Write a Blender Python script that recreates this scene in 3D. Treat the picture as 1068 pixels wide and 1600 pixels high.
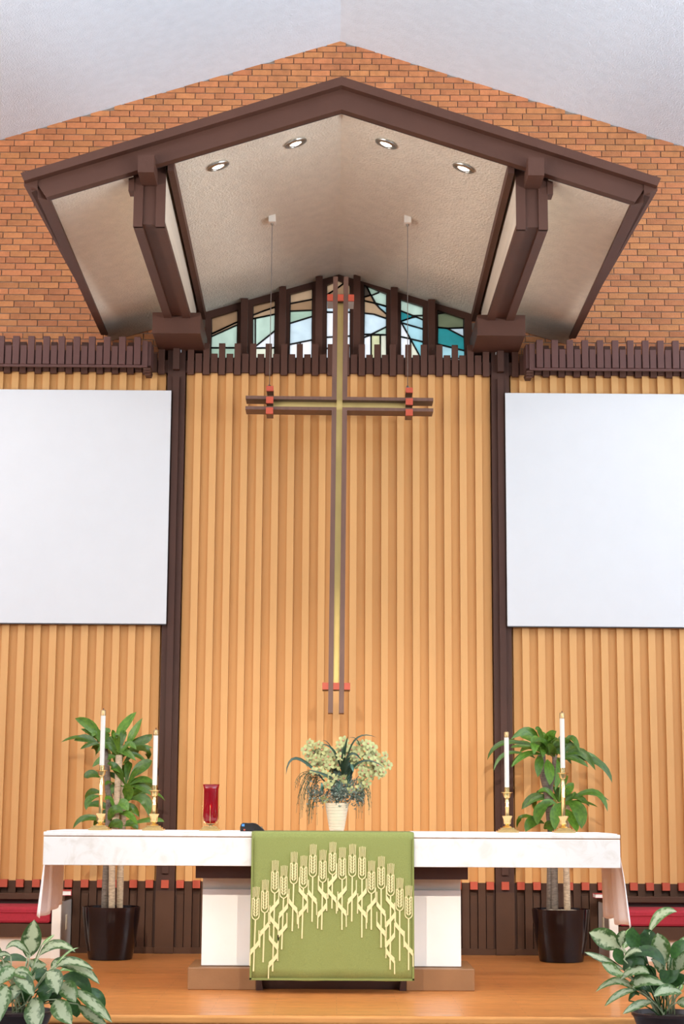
import bpy, bmesh, math, random
from mathutils import Vector, Matrix
random.seed(7)
for o in list(bpy.data.objects): bpy.data.objects.remove(o)
scene = bpy.context.scene
COL = scene.collection
V = Vector

# ------------------------------------------------------------------ camera
FPX = 2728.0
TILT, PAN, ROLL = math.radians(9.67), math.radians(.34), math.radians(.33)
CAM = V((-0.05, -15.0, 1.19))
FW = V((math.sin(PAN)*math.cos(TILT), math.cos(PAN)*math.cos(TILT), math.sin(TILT)))
_r = FW.cross(V((0, 0, 1))).normalized(); _u = _r.cross(FW)
CR = _r*math.cos(ROLL) + _u*math.sin(ROLL)
CU = _u*math.cos(ROLL) - _r*math.sin(ROLL)
cam = bpy.data.cameras.new('camera'); co = bpy.data.objects.new('camera', cam); COL.objects.link(co)
cam.sensor_fit = 'VERTICAL'; cam.sensor_height = 36.0; cam.lens = FPX/1600*36
cam.clip_start = .1; cam.clip_end = 200
m = Matrix((CR, CU, -FW)).transposed().to_4x4(); m.translation = CAM
co.matrix_world = m
scene.camera = co
def at(u, v, y):                      # a photograph pixel on the plane Y = y
    d = FW*FPX + CR*(u-534) - CU*(v-800)
    return CAM + d*((y-CAM.y)/d.y)
def project(p):
    d = V(p)-CAM; z = d.dot(FW)
    return 534+FPX*d.dot(CR)/z, 800-FPX*d.dot(CU)/z

# ------------------------------------------------------------------ light
w = bpy.data.worlds.new('world'); scene.world = w; w.use_nodes = True
bg = w.node_tree.nodes['Background']; bg.inputs[0].default_value = (.90, .95, 1.0, 1); bg.inputs[1].default_value = 2.8
def spot(name, loc, target, power, col, size, radius=.08, blend=.4):
    l = bpy.data.lights.new(name, 'SPOT'); l.energy = power; l.color = col; l.spot_size = math.radians(size)
    l.shadow_soft_size = radius; l.spot_blend = blend
    o = bpy.data.objects.new(name, l); COL.objects.link(o); o.location = loc
    o.rotation_euler = (V(target)-V(loc)).to_track_quat('-Z', 'Y').to_euler()
    return o
WARM = (1.0, .89, .74)
spot('nave_spotlight', (0, -11.5, 5.6), (0, -.6, 2.2), 120, WARM, 60, .07, .7)
for sx in (-1, 1): spot('altar_spotlight', (sx*1.6, -11.2, 5.5), (sx*.6, -1.9, .7), 1750, WARM, 31, .035, .8)
for sx, pw, colr in ((1, 2300, (.80, .90, 1)), (-1, 1700, (1, .97, .97))):       # unseen fill lights added on both sides to brighten the ceiling
    l = bpy.data.lights.new('added_ceiling_fill', 'AREA'); l.shape = 'RECTANGLE'; l.size = 17; l.size_y = 1.0; l.energy = pw; l.color = colr
    o = bpy.data.objects.new('added_ceiling_fill', l); COL.objects.link(o); o.location = (sx*7.5, -9.5, 3.2); o.rotation_euler = V((-sx*.55, .12, 1)).to_track_quat('-Z', 'Y').to_euler()
scene.view_settings.view_transform = 'Standard'; scene.view_settings.look = 'None'
scene.view_settings.gamma = 1.0; scene.view_settings.use_curve_mapping = False
scene.view_settings.exposure = -.14

# ------------------------------------------------------------------ materials
class NT:
    def __init__(s, m):
        s.t = m.node_tree; s.n = s.t.nodes; s.l = s.t.links; s.b = s.n['Principled BSDF']
    def add(s, typ, **kw):
        n = s.n.new(typ)
        for k, v in kw.items():
            if k.startswith('_'): setattr(n, k[1:], v)
            else: n.inputs[k].default_value = v
        return n
    def link(s, a, b): s.l.new(a, b)
def mat(name, col, rough=.55, metal=0, var=.12, scale=6.0, bump=0, bscale=60, stretch=(1, 1, 1), spec=.5, coat=0, bdetail=3, island=0):
    m = bpy.data.materials.new(name); m.use_nodes = True; t = NT(m)
    t.b.inputs['Roughness'].default_value = rough; t.b.inputs['Metallic'].default_value = metal
    t.b.inputs['Specular IOR Level'].default_value = spec; t.b.inputs['Coat Weight'].default_value = coat
    tc = t.add('ShaderNodeTexCoord'); mp = t.add('ShaderNodeMapping'); mp.inputs['Scale'].default_value = stretch
    t.link(tc.outputs['Object'], mp.inputs['Vector'])
    n = t.add('ShaderNodeTexNoise', Scale=scale, Detail=4.0); t.link(mp.outputs[0], n.inputs['Vector'])
    r = t.add('ShaderNodeValToRGB'); c = V(col)
    r.color_ramp.elements[0].position = .3; r.color_ramp.elements[1].position = .7
    r.color_ramp.elements[0].color = (*[max(0, x*(1-var)) for x in c], 1); r.color_ramp.elements[1].color = (*[min(1, x*(1+var)) for x in c], 1)
    t.link(n.outputs['Fac'], r.inputs[0]); out = r.outputs[0]
    if island:
        oi = t.add('ShaderNodeObjectInfo'); ge = t.add('ShaderNodeNewGeometry')
        ad = t.add('ShaderNodeMath', _operation='ADD'); t.link(oi.outputs['Random'], ad.inputs[0]); t.link(ge.outputs['Random Per Island'], ad.inputs[1])
        fr = t.add('ShaderNodeMath', _operation='FRACT'); t.link(ad.outputs[0], fr.inputs[0])
        mr = t.add('ShaderNodeMapRange'); mr.inputs['To Min'].default_value = 1-island; mr.inputs['To Max'].default_value = 1+island; t.link(fr.outputs[0], mr.inputs['Value'])
        hs = t.add('ShaderNodeHueSaturation'); t.link(out, hs.inputs['Color']); t.link(mr.outputs[0], hs.inputs['Value'])
        mh = t.add('ShaderNodeMapRange'); mh.inputs['To Min'].default_value = .4955; mh.inputs['To Max'].default_value = .5045
        mu = t.add('ShaderNodeMath', _operation='MULTIPLY'); mu.inputs[1].default_value = 7.31; t.link(fr.outputs[0], mu.inputs[0])
        f2 = t.add('ShaderNodeMath', _operation='FRACT'); t.link(mu.outputs[0], f2.inputs[0]); t.link(f2.outputs[0], mh.inputs['Value']); t.link(mh.outputs[0], hs.inputs['Hue'])
        out = hs.outputs[0]
    t.link(out, t.b.inputs['Base Color'])
    if bump:
        n2 = t.add('ShaderNodeTexNoise', Scale=bscale, Detail=bdetail); t.link(mp.outputs[0], n2.inputs['Vector'])
        b = t.add('ShaderNodeBump', Strength=bump, Distance=.01); t.link(n2.outputs['Fac'], b.inputs['Height']); t.link(b.outputs[0], t.b.inputs['Normal'])
    return m
M = {}
M['brown'] = mat('dark_brown_paint', (.085, .034, .021), .55, var=.08, spec=.25, scale=3, bump=.08, bscale=40)
M['postbrown'] = mat('post_brown_paint', (.066, .027, .017), .55, var=.08, scale=3, spec=.25)
M['dado'] = mat('dado_brown_paint', (.078, .033, .016), .55, spec=.25, var=.10, scale=4, bump=.08, bscale=40)
M['valance'] = mat('purple_brown_paint', (.100, .044, .036), .55, spec=.25, var=.06, scale=3)
M['tan_board'] = mat('tan_board_paint', (.585, .276, .078), .6, var=.04, scale=2, stretch=(6, 1, .4))
M['tan_batten'] = mat('light_tan_batten_paint', (.62, .315, .105), .6, var=.04, scale=2, stretch=(6, 1, .4))
M['red'] = mat('red_orange_paint', (.44, .062, .024), .5, var=.08)
M['brick'] = mat('orange_brick', (.50, .188, .070), .85, var=.16, scale=14, bump=.5, bscale=90, island=.14)
M['mortar'] = mat('brick_mortar', (.27, .205, .155), .95, var=.12, scale=20, bump=.3, bscale=80)
M['ceiling'] = mat('white_stucco', (.77, .82, .88), .9, var=.03, scale=10, bump=1.0, bscale=75, bdetail=4)
M['soffit'] = mat('beige_stucco', (.70, .615, .49), .6, var=.05, scale=12, bump=1.0, bscale=60, bdetail=4)
M['beamside'] = mat('pale_plywood', (.58, .47, .36), .6, var=.08, scale=3, stretch=(1, .4, 5))
M['screen'] = mat('white_screen', (.60, .59, .585), .6, var=.01)
M['black'] = mat('black_edge', (.02, .02, .02), .5)
M['brass'] = mat('polished_brass', (.83, .60, .27), .18, 1, var=.06, scale=20)
M['brass_dull'] = mat('brushed_brass', (.56, .41, .16), .42, 1, var=.12, scale=5, stretch=(1, 1, .5), bump=.05)
M['brass_old'] = mat('antique_brass', (.30, .20, .10), .35, 1, var=.15, scale=20)
M['candle'] = mat('white_wax', (.58, .545, .49), .45, var=.02)
M['wick'] = mat('wick', (.08, .03, .02), .8)
M['altarwhite'] = mat('white_altar_paint', (.84, .82, .79), .5, var=.02)
M['altarbase'] = mat('altar_base_brown', (.26, .125, .05), .5, var=.08, scale=5, bump=.05)
M['altarframe'] = mat('altar_frame_brown', (.075, .028, .017), .5, var=.08)
M['linen'] = mat('white_linen', (.88, .83, .82), .9, var=.03, scale=30, stretch=(1, 6, 1), bump=.1, bscale=300)
M['green'] = mat('green_cloth', (.205, .23, .066), .95, var=.14, scale=220, bump=.25, bscale=500)
M['hem'] = mat('green_hem', (.18, .205, .056), .95, var=.1, scale=200)
M['wheat'] = mat('cream_wheat_print', (.66, .56, .29), .9, var=.05, scale=200)
M['pot'] = mat('glossy_dark_pot', (.010, .005, .006), .10, var=.2, spec=.4)
M['frontpot'] = mat('brown_front_pot', (.030, .012, .011), .35, var=.2)
M['soil'] = mat('soil', (.05, .035, .025), .95, var=.4, scale=40, bump=1, bscale=80)
M['moss'] = mat('dry_moss', (.42, .33, .23), .95, var=.35, scale=60, bump=1, bscale=120)
M['trunk'] = mat('cane_bark', (.46, .33, .21), .85, var=.3, scale=9, stretch=(3, 3, 14), bump=.7, bscale=12)
M['trunk_dark'] = mat('dark_cane_bark', (.16, .12, .09), .9, var=.35, scale=9, stretch=(3, 3, 14), bump=.8, bscale=14)
M['cream'] = mat('cream_paint', (.80, .72, .62), .55, var=.03)
M['greyside'] = mat('grey_cream_and_glare', (.50, .44, .38), .5, var=.08)
M['cushion'] = mat('red_upholstery', (.36, .015, .028), .85, var=.08, scale=60, bump=.1, bscale=250)
M['paper'] = mat('book_pages', (.82, .76, .68), .9, var=.06, scale=10, stretch=(1, 1, 60))
M['bookred'] = mat('red_book_cover', (.40, .03, .035), .5, var=.08)
M['plate'] = mat('ivory_plate', (.78, .68, .50), .4)
M['vase'] = mat('cream_ceramic', (.66, .53, .38), .5, var=.05, scale=15)
M['petal'] = mat('pale_green_petal', (.36, .365, .155), .7, var=.14, scale=30, island=.14)
M['lip'] = mat('pink_orchid_lip', (.50, .24, .14), .7, var=.2, scale=60)
M['blade'] = mat('dark_green_blade', (.022, .05, .028), .45, var=.2)
M['blueleaf'] = mat('blue_green_leaf', (.07, .16, .12), .5, var=.15)
M['trail'] = mat('olive_grass', (.085, .10, .045), .7, var=.25)
M['filler'] = mat('grey_green_filler', (.16, .19, .155), .8, var=.3, scale=40, island=.3)
M['wire'] = mat('steel_wire', (.35, .34, .33), .35, 1)
M['steel'] = mat('satin_nickel', (.42, .38, .33), .3, 1)
M['blackplastic'] = mat('black_plastic', (.018, .016, .016), .22, var=.1)
M['bluemark'] = mat('blue_plastic', (.05, .22, .55), .4)
M['came'] = mat('lead_came', (.025, .020, .018), .6)
M['wood_edge'] = mat('varnished_nosing', (.70, .30, .09), .65, var=.1, scale=8, stretch=(.5, 4, 4), spec=.2)
M['navefloor'] = mat('nave_carpet', (.20, .20, .21), .95, var=.1, scale=60)

def floor_material():
    m = bpy.data.materials.new('orange_wood_floor'); m.use_nodes = True; t = NT(m)
    tc = t.add('ShaderNodeTexCoord'); mp = t.add('ShaderNodeMapping'); mp.inputs['Scale'].default_value = (1, 1, 1); mp.inputs['Rotation'].default_value = (0, 0, math.radians(0))
    t.link(tc.outputs['Object'], mp.inputs[0])
    br = t.add('ShaderNodeTexBrick', Scale=1.0); br.inputs['Brick Width'].default_value = .75; br.inputs['Row Height'].default_value = .085; br.inputs['Mortar Size'].default_value = .0012
    br.inputs['Color1'].default_value = (.62, .215, .048, 1); br.inputs['Color2'].default_value = (.70, .26, .065, 1); br.inputs['Mortar'].default_value = (.36, .14, .05, 1)
    t.link(mp.outputs[0], br.inputs['Vector'])
    m2 = t.add('ShaderNodeMapping'); m2.inputs['Scale'].default_value = (3, 14, 1); t.link(tc.outputs['Object'], m2.inputs[0])
    n = t.add('ShaderNodeTexNoise', Scale=2.2, Detail=8.0); n.inputs['Roughness'].default_value = .7; t.link(m2.outputs[0], n.inputs['Vector'])
    hs = t.add('ShaderNodeHueSaturation'); mr = t.add('ShaderNodeMapRange'); mr.inputs['From Min'].default_value = .3; mr.inputs['From Max'].default_value = .7
    mr.inputs['To Min'].default_value = .68; mr.inputs['To Max'].default_value = 1.24
    t.link(n.outputs['Fac'], mr.inputs['Value']); t.link(br.outputs['Color'], hs.inputs['Color']); t.link(mr.outputs[0], hs.inputs['Value']); t.link(hs.outputs[0], t.b.inputs['Base Color'])
    t.b.inputs['Roughness'].default_value = .34; t.b.inputs['Coat Weight'].default_value = .15
    return m
M['floor'] = floor_material()
def marble_material():
    m = bpy.data.materials.new('white_marble'); m.use_nodes = True; t = NT(m)
    tc = t.add('ShaderNodeTexCoord'); n = t.add('ShaderNodeTexNoise', Scale=5.0, Detail=9.0, Distortion=1.6); n.inputs['Roughness'].default_value = .65
    t.link(tc.outputs['Object'], n.inputs['Vector']); r = t.add('ShaderNodeValToRGB'); e = r.color_ramp.elements
    e[0].position = .36; e[0].position = .33; e[0].color = (.60, .57, .53, 1); e[1].position = .5; e[1].color = (.68, .665, .645, 1)
    t.link(n.outputs['Fac'], r.inputs[0]); t.link(r.outputs[0], t.b.inputs['Base Color']); t.b.inputs['Roughness'].default_value = .3
    return m
M['marble'] = marble_material()
def leaf_material(name, green, dark, pale=None, amount=.55):
    m = bpy.data.materials.new(name); m.use_nodes = True; t = NT(m)
    uv = t.add('ShaderNodeUVMap'); sp = t.add('ShaderNodeSeparateXYZ'); t.link(uv.outputs[0], sp.inputs[0])
    a = t.add('ShaderNodeMath', _operation='SUBTRACT'); a.inputs[1].default_value = .5; t.link(sp.outputs[1], a.inputs[0])
    ab = t.add('ShaderNodeMath', _operation='ABSOLUTE'); t.link(a.outputs[0], ab.inputs[0])
    oi = t.add('ShaderNodeObjectInfo')
    n = t.add('ShaderNodeTexNoise', Scale=1.0, Detail=5.0, _noise_dimensions='4D'); mp = t.add('ShaderNodeMapping'); mp.inputs['Scale'].default_value = (9, 5, 1)
    mp.inputs['Rotation'].default_value = (0, 0, .5)
    t.link(uv.outputs[0], mp.inputs[0]); t.link(mp.outputs[0], n.inputs['Vector'])
    ml = t.add('ShaderNodeMath', _operation='MULTIPLY'); ml.inputs[1].default_value = 40; t.link(oi.outputs['Random'], ml.inputs[0]); t.link(ml.outputs[0], n.inputs['W'])
    r = t.add('ShaderNodeValToRGB'); r.color_ramp.elements[0].position = .3; r.color_ramp.elements[1].position = .75
    r.color_ramp.elements[0].color = (*dark, 1); r.color_ramp.elements[1].color = (*green, 1); t.link(n.outputs['Fac'], r.inputs[0])
    hs = t.add('ShaderNodeHueSaturation'); mr = t.add('ShaderNodeMapRange'); mr.inputs['To Min'].default_value = .65; mr.inputs['To Max'].default_value = 1.4
    t.link(oi.outputs['Random'], mr.inputs['Value']); t.link(mr.outputs[0], hs.inputs['Value']); t.link(r.outputs[0], hs.inputs['Color']); out = hs.outputs[0]
    if pale:
        sc = t.add('ShaderNodeMath', _operation='MULTIPLY_ADD'); sc.inputs[1].default_value = -1.0; sc.inputs[2].default_value = amount*.5; t.link(ab.outputs[0], sc.inputs[0])
        nn = t.add('ShaderNodeMath', _operation='MULTIPLY_ADD'); nn.inputs[1].default_value = .95; nn.inputs[2].default_value = -.475; t.link(n.outputs['Fac'], nn.inputs[0])
        s2 = t.add('ShaderNodeMath', _operation='ADD'); t.link(sc.outputs[0], s2.inputs[0]); t.link(nn.outputs[0], s2.inputs[1])
        st = t.add('ShaderNodeMapRange'); st.inputs['From Min'].default_value = -.10; st.inputs['From Max'].default_value = .09; t.link(s2.outputs[0], st.inputs['Value'])
        mx = t.add('ShaderNodeMix', _data_type='RGBA'); t.link(st.outputs[0], mx.inputs['Factor']); t.link(out, mx.inputs[6]); mx.inputs[7].default_value = (*pale, 1)
        out = mx.outputs[2]
    t.link(out, t.b.inputs['Base Color']); t.b.inputs['Roughness'].default_value = .36
    wv = t.add('ShaderNodeBump', Strength=.15, Distance=.004); t.link(ab.outputs[0], wv.inputs['Height']); t.link(wv.outputs[0], t.b.inputs['Normal'])
    tr = t.add('ShaderNodeBsdfTranslucent'); t.link(out, tr.inputs[0]); mix = t.add('ShaderNodeMixShader'); mix.inputs[0].default_value = .22
    t.link(t.b.outputs[0], mix.inputs[1]); t.link(tr.outputs[0], mix.inputs[2]); t.link(mix.outputs[0], t.n['Material Output'].inputs[0])
    return m
M['dracaena'] = leaf_material('dracaena_leaf', (.125, .245, .024), (.045, .115, .012))
M['aglaonema'] = leaf_material('variegated_leaf', (.12, .21, .042), (.045, .10, .02), (.48, .52, .30), .52)
M['aglaonema_dark'] = leaf_material('plain_dark_leaf', (.055, .15, .028), (.025, .07, .018))
M['aglaonema_new'] = leaf_material('new_light_leaf', (.30, .50, .12), (.20, .40, .08), (.66, .74, .45), .25)
def glass_pane_material(name, col, alpha=.0):
    m = bpy.data.materials.new(name); m.use_nodes = True; t = NT(m)
    tc = t.add('ShaderNodeTexCoord'); n = t.add('ShaderNodeTexNoise', Scale=7.0, Detail=3.0, Distortion=.8); t.link(tc.outputs['Object'], n.inputs['Vector'])
    r = t.add('ShaderNodeValToRGB'); r.color_ramp.elements[0].position = .25; r.color_ramp.elements[1].position = .7
    col = [math.sqrt(x) for x in col]; r.color_ramp.elements[0].color = (*[x*.88 for x in col], 1); r.color_ramp.elements[1].color = (*[min(1, x*1.04) for x in col], 1); t.link(n.outputs['Fac'], r.inputs[0])
    tr = t.add('ShaderNodeBsdfTranslucent'); t.link(r.outputs[0], tr.inputs[0])
    tp = t.add('ShaderNodeBsdfTransparent'); t.link(r.outputs[0], tp.inputs[0])
    gl = t.add('ShaderNodeBsdfGlossy'); gl.inputs['Roughness'].default_value = .12
    m1 = t.add('ShaderNodeMixShader'); m1.inputs[0].default_value = .35; t.link(tr.outputs[0], m1.inputs[1]); t.link(tp.outputs[0], m1.inputs[2])
    m2 = t.add('ShaderNodeMixShader'); m2.inputs[0].default_value = .04; t.link(m1.outputs[0], m2.inputs[1]); t.link(gl.outputs[0], m2.inputs[2])
    t.link(m2.outputs[0], t.n['Material Output'].inputs[0])
    return m
GL = {k: glass_pane_material('stained_glass_'+k, c) for k, c in dict(brown=(.22, .13, .07), darkbrown=(.04, .03, .022), tan=(.32, .21, .125), palegreen=(.36, .46, .38), green=(.28, .38, .29), white=(.62, .62, .64), paleblue=(.42, .50, .54), cream=(.52, .51, .40), yellow=(.42, .41, .24), olive=(.10, .115, .065), teal=(.012, .17, .18), aqua=(.15, .38, .42), sky=(.27, .44, .48)).items()}
def emit(name, col, s):
    m = bpy.data.materials.new(name); m.use_nodes = True; t = NT(m)
    t.b.inputs['Base Color'].default_value = (*col, 1); t.b.inputs['Emission Color'].default_value = (*col, 1); t.b.inputs['Emission Strength'].default_value = s
    return m
M['bulb'] = emit('lit_lamp', (1, .90, .76), 9)
M['flame'] = emit('flame', (1, .70, .30), 6)
def red_glass():
    m = bpy.data.materials.new('red_glass'); m.use_nodes = True; t = NT(m)
    tp = t.add('ShaderNodeBsdfTransparent'); tp.inputs[0].default_value = (.60, .015, .04, 1)
    tr = t.add('ShaderNodeBsdfTranslucent'); tr.inputs[0].default_value = (.70, .008, .03, 1)
    df = t.add('ShaderNodeBsdfDiffuse'); df.inputs[0].default_value = (.62, .012, .04, 1)
    gl = t.add('ShaderNodeBsdfGlossy'); gl.inputs['Roughness'].default_value = .08
    a = t.add('ShaderNodeMixShader'); a.inputs[0].default_value = .38; t.link(tp.outputs[0], a.inputs[1]); t.link(tr.outputs[0], a.inputs[2])
    b = t.add('ShaderNodeMixShader'); b.inputs[0].default_value = .12; t.link(a.outputs[0], b.inputs[1]); t.link(df.outputs[0], b.inputs[2])
    c = t.add('ShaderNodeMixShader'); c.inputs[0].default_value = .06; t.link(b.outputs[0], c.inputs[1]); t.link(gl.outputs[0], c.inputs[2])
    t.link(c.outputs[0], t.n['Material Output'].inputs[0]); return m
M['redglass'] = red_glass()

# ------------------------------------------------------------------ geometry helpers
class G:
    def __init__(s): s.v = []; s.f = []; s.uv = None; s.mi = []
    def quad(s, *p):
        i = len(s.v); s.v += [tuple(x) for x in p]; s.f.append(tuple(range(i, i+len(p)))); return s
    def box(s, x0, x1, y0, y1, z0, z1):
        if x0 > x1: x0, x1 = x1, x0
        i = len(s.v); s.v += [(x, y, z) for z in (z0, z1) for y in (y0, y1) for x in (x0, x1)]
        for f in ((0, 2, 3, 1), (4, 5, 7, 6), (0, 1, 5, 4), (2, 6, 7, 3), (0, 4, 6, 2), (1, 3, 7, 5)): s.f.append(tuple(i+k for k in f))
        return s
    def prism(s, pts, off):            # polygon extruded along a vector
        i = len(s.v); n = len(pts); off = V(off); s.v += [tuple(p) for p in pts]+[tuple(V(p)+off) for p in pts]
        s.f.append(tuple(i+k for k in range(n))); s.f.append(tuple(i+n+k for k in reversed(range(n))))
        for k in range(n): s.f.append((i+k, i+n+k, i+n+(k+1) % n, i+(k+1) % n))
        return s
    def lathe(s, prof, cx=0, cy=0, seg=24, cap=True):
        i = len(s.v); n = len(prof)
        for k in range(seg):
            a = 2*math.pi*k/seg
            for r, z in prof: s.v.append((cx+r*math.cos(a), cy+r*math.sin(a), z))
        for k in range(seg):
            b, c = i+k*n, i+((k+1) % seg)*n
            for j in range(n-1): s.f.append((b+j, c+j, c+j+1, b+j+1))
        if cap:
            if prof[0][0] > 1e-5: s.f.append(tuple(i+k*n for k in reversed(range(seg))))
            if prof[-1][0] > 1e-5: s.f.append(tuple(i+k*n+n-1 for k in range(seg)))
        return s
    def tube(s, pts, rad, seg=8):
        pts = [V(p) for p in pts]; i = len(s.v); n = len(pts)
        if not isinstance(rad, (list, tuple)): rad = [rad]*n
        for k, p in enumerate(pts):
            t = (pts[min(k+1, n-1)]-pts[max(k-1, 0)]).normalized()
            a = t.cross(V((0, 1, 0)) if abs(t.y) < .9 else V((1, 0, 0))).normalized(); b = t.cross(a)
            for j in range(seg):
                an = 2*math.pi*j/seg; s.v.append(tuple(p+a*math.cos(an)*rad[k]+b*math.sin(an)*rad[k]))
        for k in range(n-1):
            for j in range(seg):
                a0 = i+k*seg+j; a1 = i+k*seg+(j+1) % seg; s.f.append((a0, a1, a1+seg, a0+seg))
        s.f.append(tuple(i+j for j in reversed(range(seg)))); s.f.append(tuple(i+(n-1)*seg+j for j in range(seg)))
        return s
    def bar(s, a, b, wx, wy):           # bar between two points in an XZ plane, wx wide in plane, wy deep
        a, b = V(a), V(b); t = (b-a).normalized(); n = V((-t.z, 0, t.x))*wx*.5; y = V((0, wy*.5, 0))
        return s.prism([a-n-y, b-n-y, b+n-y, a+n-y], y*2)
    def mesh(s, name):
        me = bpy.data.meshes.new(name); me.from_pydata(s.v, [], s.f)
        bm = bmesh.new(); bm.from_mesh(me); bmesh.ops.recalc_face_normals(bm, faces=bm.faces); bm.to_mesh(me); bm.free()
        me.update(); return me
def obj(name, g, mt, parent=None, smooth=False, bevel=0, loc=None, solid=0, sub=0):
    me = g.mesh(name) if isinstance(g, G) else g
    if mt and not me.materials: me.materials.append(M[mt] if isinstance(mt, str) else mt)
    o = bpy.data.objects.new(name, me); COL.objects.link(o)
    if parent: o.parent = parent
    if loc is not None: o.location = loc
    if smooth:
        for p in me.polygons: p.use_smooth = True
        if smooth == 'auto': me.set_sharp_from_angle(angle=math.radians(35))
    if bevel:
        b = o.modifiers.new('bevel', 'BEVEL'); b.width = bevel; b.segments = 2; b.limit_method = 'ANGLE'
    if solid:
        b = o.modifiers.new('solid', 'SOLIDIFY'); b.thickness = solid; b.offset = 0
    if sub:
        b = o.modifiers.new('sub', 'SUBSURF'); b.levels = sub; b.render_levels = sub
    return o
def tag(o, label, cat, group=None):
    o['label'] = label; o['category'] = cat
    if group: o['group'] = group
    return o
def thing(name, label, cat, loc=(0, 0, 0), group=None):
    o = bpy.data.objects.new(name, None); COL.objects.link(o); o.location = loc; o.empty_display_size = .1
    return tag(o, label, cat, group)
def struct(name, g, mt, parent=None, **k):
    o = obj(name, g, mt, parent, **k); o['kind'] = 'structure'; return o
def part(name, g, mt, t, **k):          # a part given in world coordinates under a thing whose root only translates
    o = obj(name, g, mt, t, **k); o.location = -V(t.location); return o

# ================================================================== the room shell
RID, SLO = 8.245, .3165
def roofz(x): return RID-SLO*abs(x)
g = G(); X, Y0, Y1 = 10.0, .75, -26.0
for s in (-1, 1):
    a = [V((0, Y0, RID)), V((s*X, Y0, roofz(X))), V((s*X, Y1, roofz(X))), V((0, Y1, RID))]
    g.prism(a, (0, 0, .25))
struct('ceiling', g, 'ceiling')
g = G().box(-6.5, 6.5, -4.43, .3, -.17, 0); fl = struct('floor', g, 'floor')
g = G().box(-6.5, 6.5, -4.475, -4.43, -.045, 0); obj('nosing', g, 'wood_edge', fl, bevel=.012)
struct('floor_nave', G().box(-14, 14, -30, .3, -.3, -.17), 'navefloor')

M['navewall'] = mat('nave_plaster', (.34, .33, .32), .9, var=.03)
struct('wall_left_nave', G().box(-9.95, -9.75, -26, .6, -.17, 5.28), 'navewall')
struct('wall_right_nave', G().box(9.75, 9.95, -26, .6, -.17, 5.28), 'navewall')
struct('wall_rear', G().prism([(-9.95, -25.8, -.17), (9.95, -25.8, -.17), (9.95, -25.8, roofz(9.95)+.1), (0, -25.8, RID+.1), (-9.95, -25.8, roofz(9.95)+.1)], (0, -.2, 0)), 'navewall')
for sx in (-1, 1): struct('wall_front_'+('left' if sx < 0 else 'right'), G().prism([(sx*4.9, .3, -.17), (sx*9.95, .3, -.17), (sx*9.95, .3, roofz(9.95)+.1), (sx*6.5, .3, roofz(6.5)+.1), (sx*6.5, .3, 4.6), (sx*4.9, .3, 4.6)], (0, .3, 0)), 'mortar')

# ------------------------------------------------------------------ brick wall above the panelling
WY = .30
def soffz(x, y):                         # underside of the altar canopy
    t = (y+3.1)/3.35; return (6.15+(5.96-6.15)*t) - abs(x)*(.323+(.300-.323)*t)
OPX = 1.20
g = G()
g.prism([(-6.5, WY+.012, 4.6), (-OPX, WY+.012, 4.6), (-OPX, WY+.012, soffz(OPX, .25)+.05), (0, WY+.012, soffz(0, .25)+.05), (0, WY+.012, roofz(0)+.1), (-6.5, WY+.012, roofz(6.5)+.1)], (0, .3, 0))
g.prism([(6.5, WY+.012, 4.6), (OPX, WY+.012, 4.6), (OPX, WY+.012, soffz(OPX, .25)+.05), (0, WY+.012, soffz(0, .25)+.05), (0, WY+.012, roofz(0)+.1), (6.5, WY+.012, roofz(6.5)+.1)], (0, .3, 0))
brickwall = struct('wall_back', g, 'mortar')
BL, BH, CH, PL = .1735, .0500, .0590, .1815
canopy_poly = [(40, 274), (534, 124), (1027, 283), (884, 530), (172, 526)]
def inside(p, poly):
    c = False; x, y = p; j = len(poly)-1
    for i in range(len(poly)):
        (xi, yi), (xj, yj) = poly[i], poly[j]
        if (yi > y) != (yj > y) and x < (xj-xi)*(y-yi)/(yj-yi)+xi: c = not c
        j = i
    return c
bricks = []
row = 0; z = 4.72
while z < RID+.05:
    off = (.0, .5, .12, .62, .3, .8)[row % 6]*PL
    k = -int(6.3/PL)
    while True:
        x = k*PL+off; k += 1
        if x > 6.3: break
        x0, x1, z1 = x-BL/2, x+BL/2, z+BH
        if z > roofz(x)-.005: continue
        if abs(x) < OPX+.06 and z < soffz(x, .25)+.0: continue
        bricks.append((x, z))
    z += CH; row += 1
vis, rest = [], []
for x, z in bricks:
    u, v = project((x, WY, z+BH/2))
    ok = 3 < u < 1065 and 30 < v < 525 and not inside((u, v), canopy_poly) and z+BH < roofz(abs(x)+BL/2)
    (vis if ok else rest).append((x, z))
vis.sort(key=lambda p: (V((p[0], WY, p[1]))-CAM).length)
rest += vis[300:]; vis = vis[:300]
brm = [G().box(-BL/2, BL/2, -.012-d, .03, 0, BH).mesh('brick') for d in (.0, .002, .004, -.002)]
for me in brm: me.materials.append(M['brick'])
for i, (x, z) in enumerate(vis):
    o = obj('brick', random.choice(brm), None, brickwall); o.location = (x, WY+.012, z)
g = G()
for x, z in rest:
    d = random.uniform(-.002, .004); x0, x1, z1 = x-BL/2, x+BL/2, z+BH
    ztop = min(roofz(x0), roofz(x1))+.0
    g.box(x0, x1, WY-d, WY+.04, z, z1)
o = obj('brick_field', g, 'brick', brickwall); o['kind'] = 'stuff'

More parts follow.
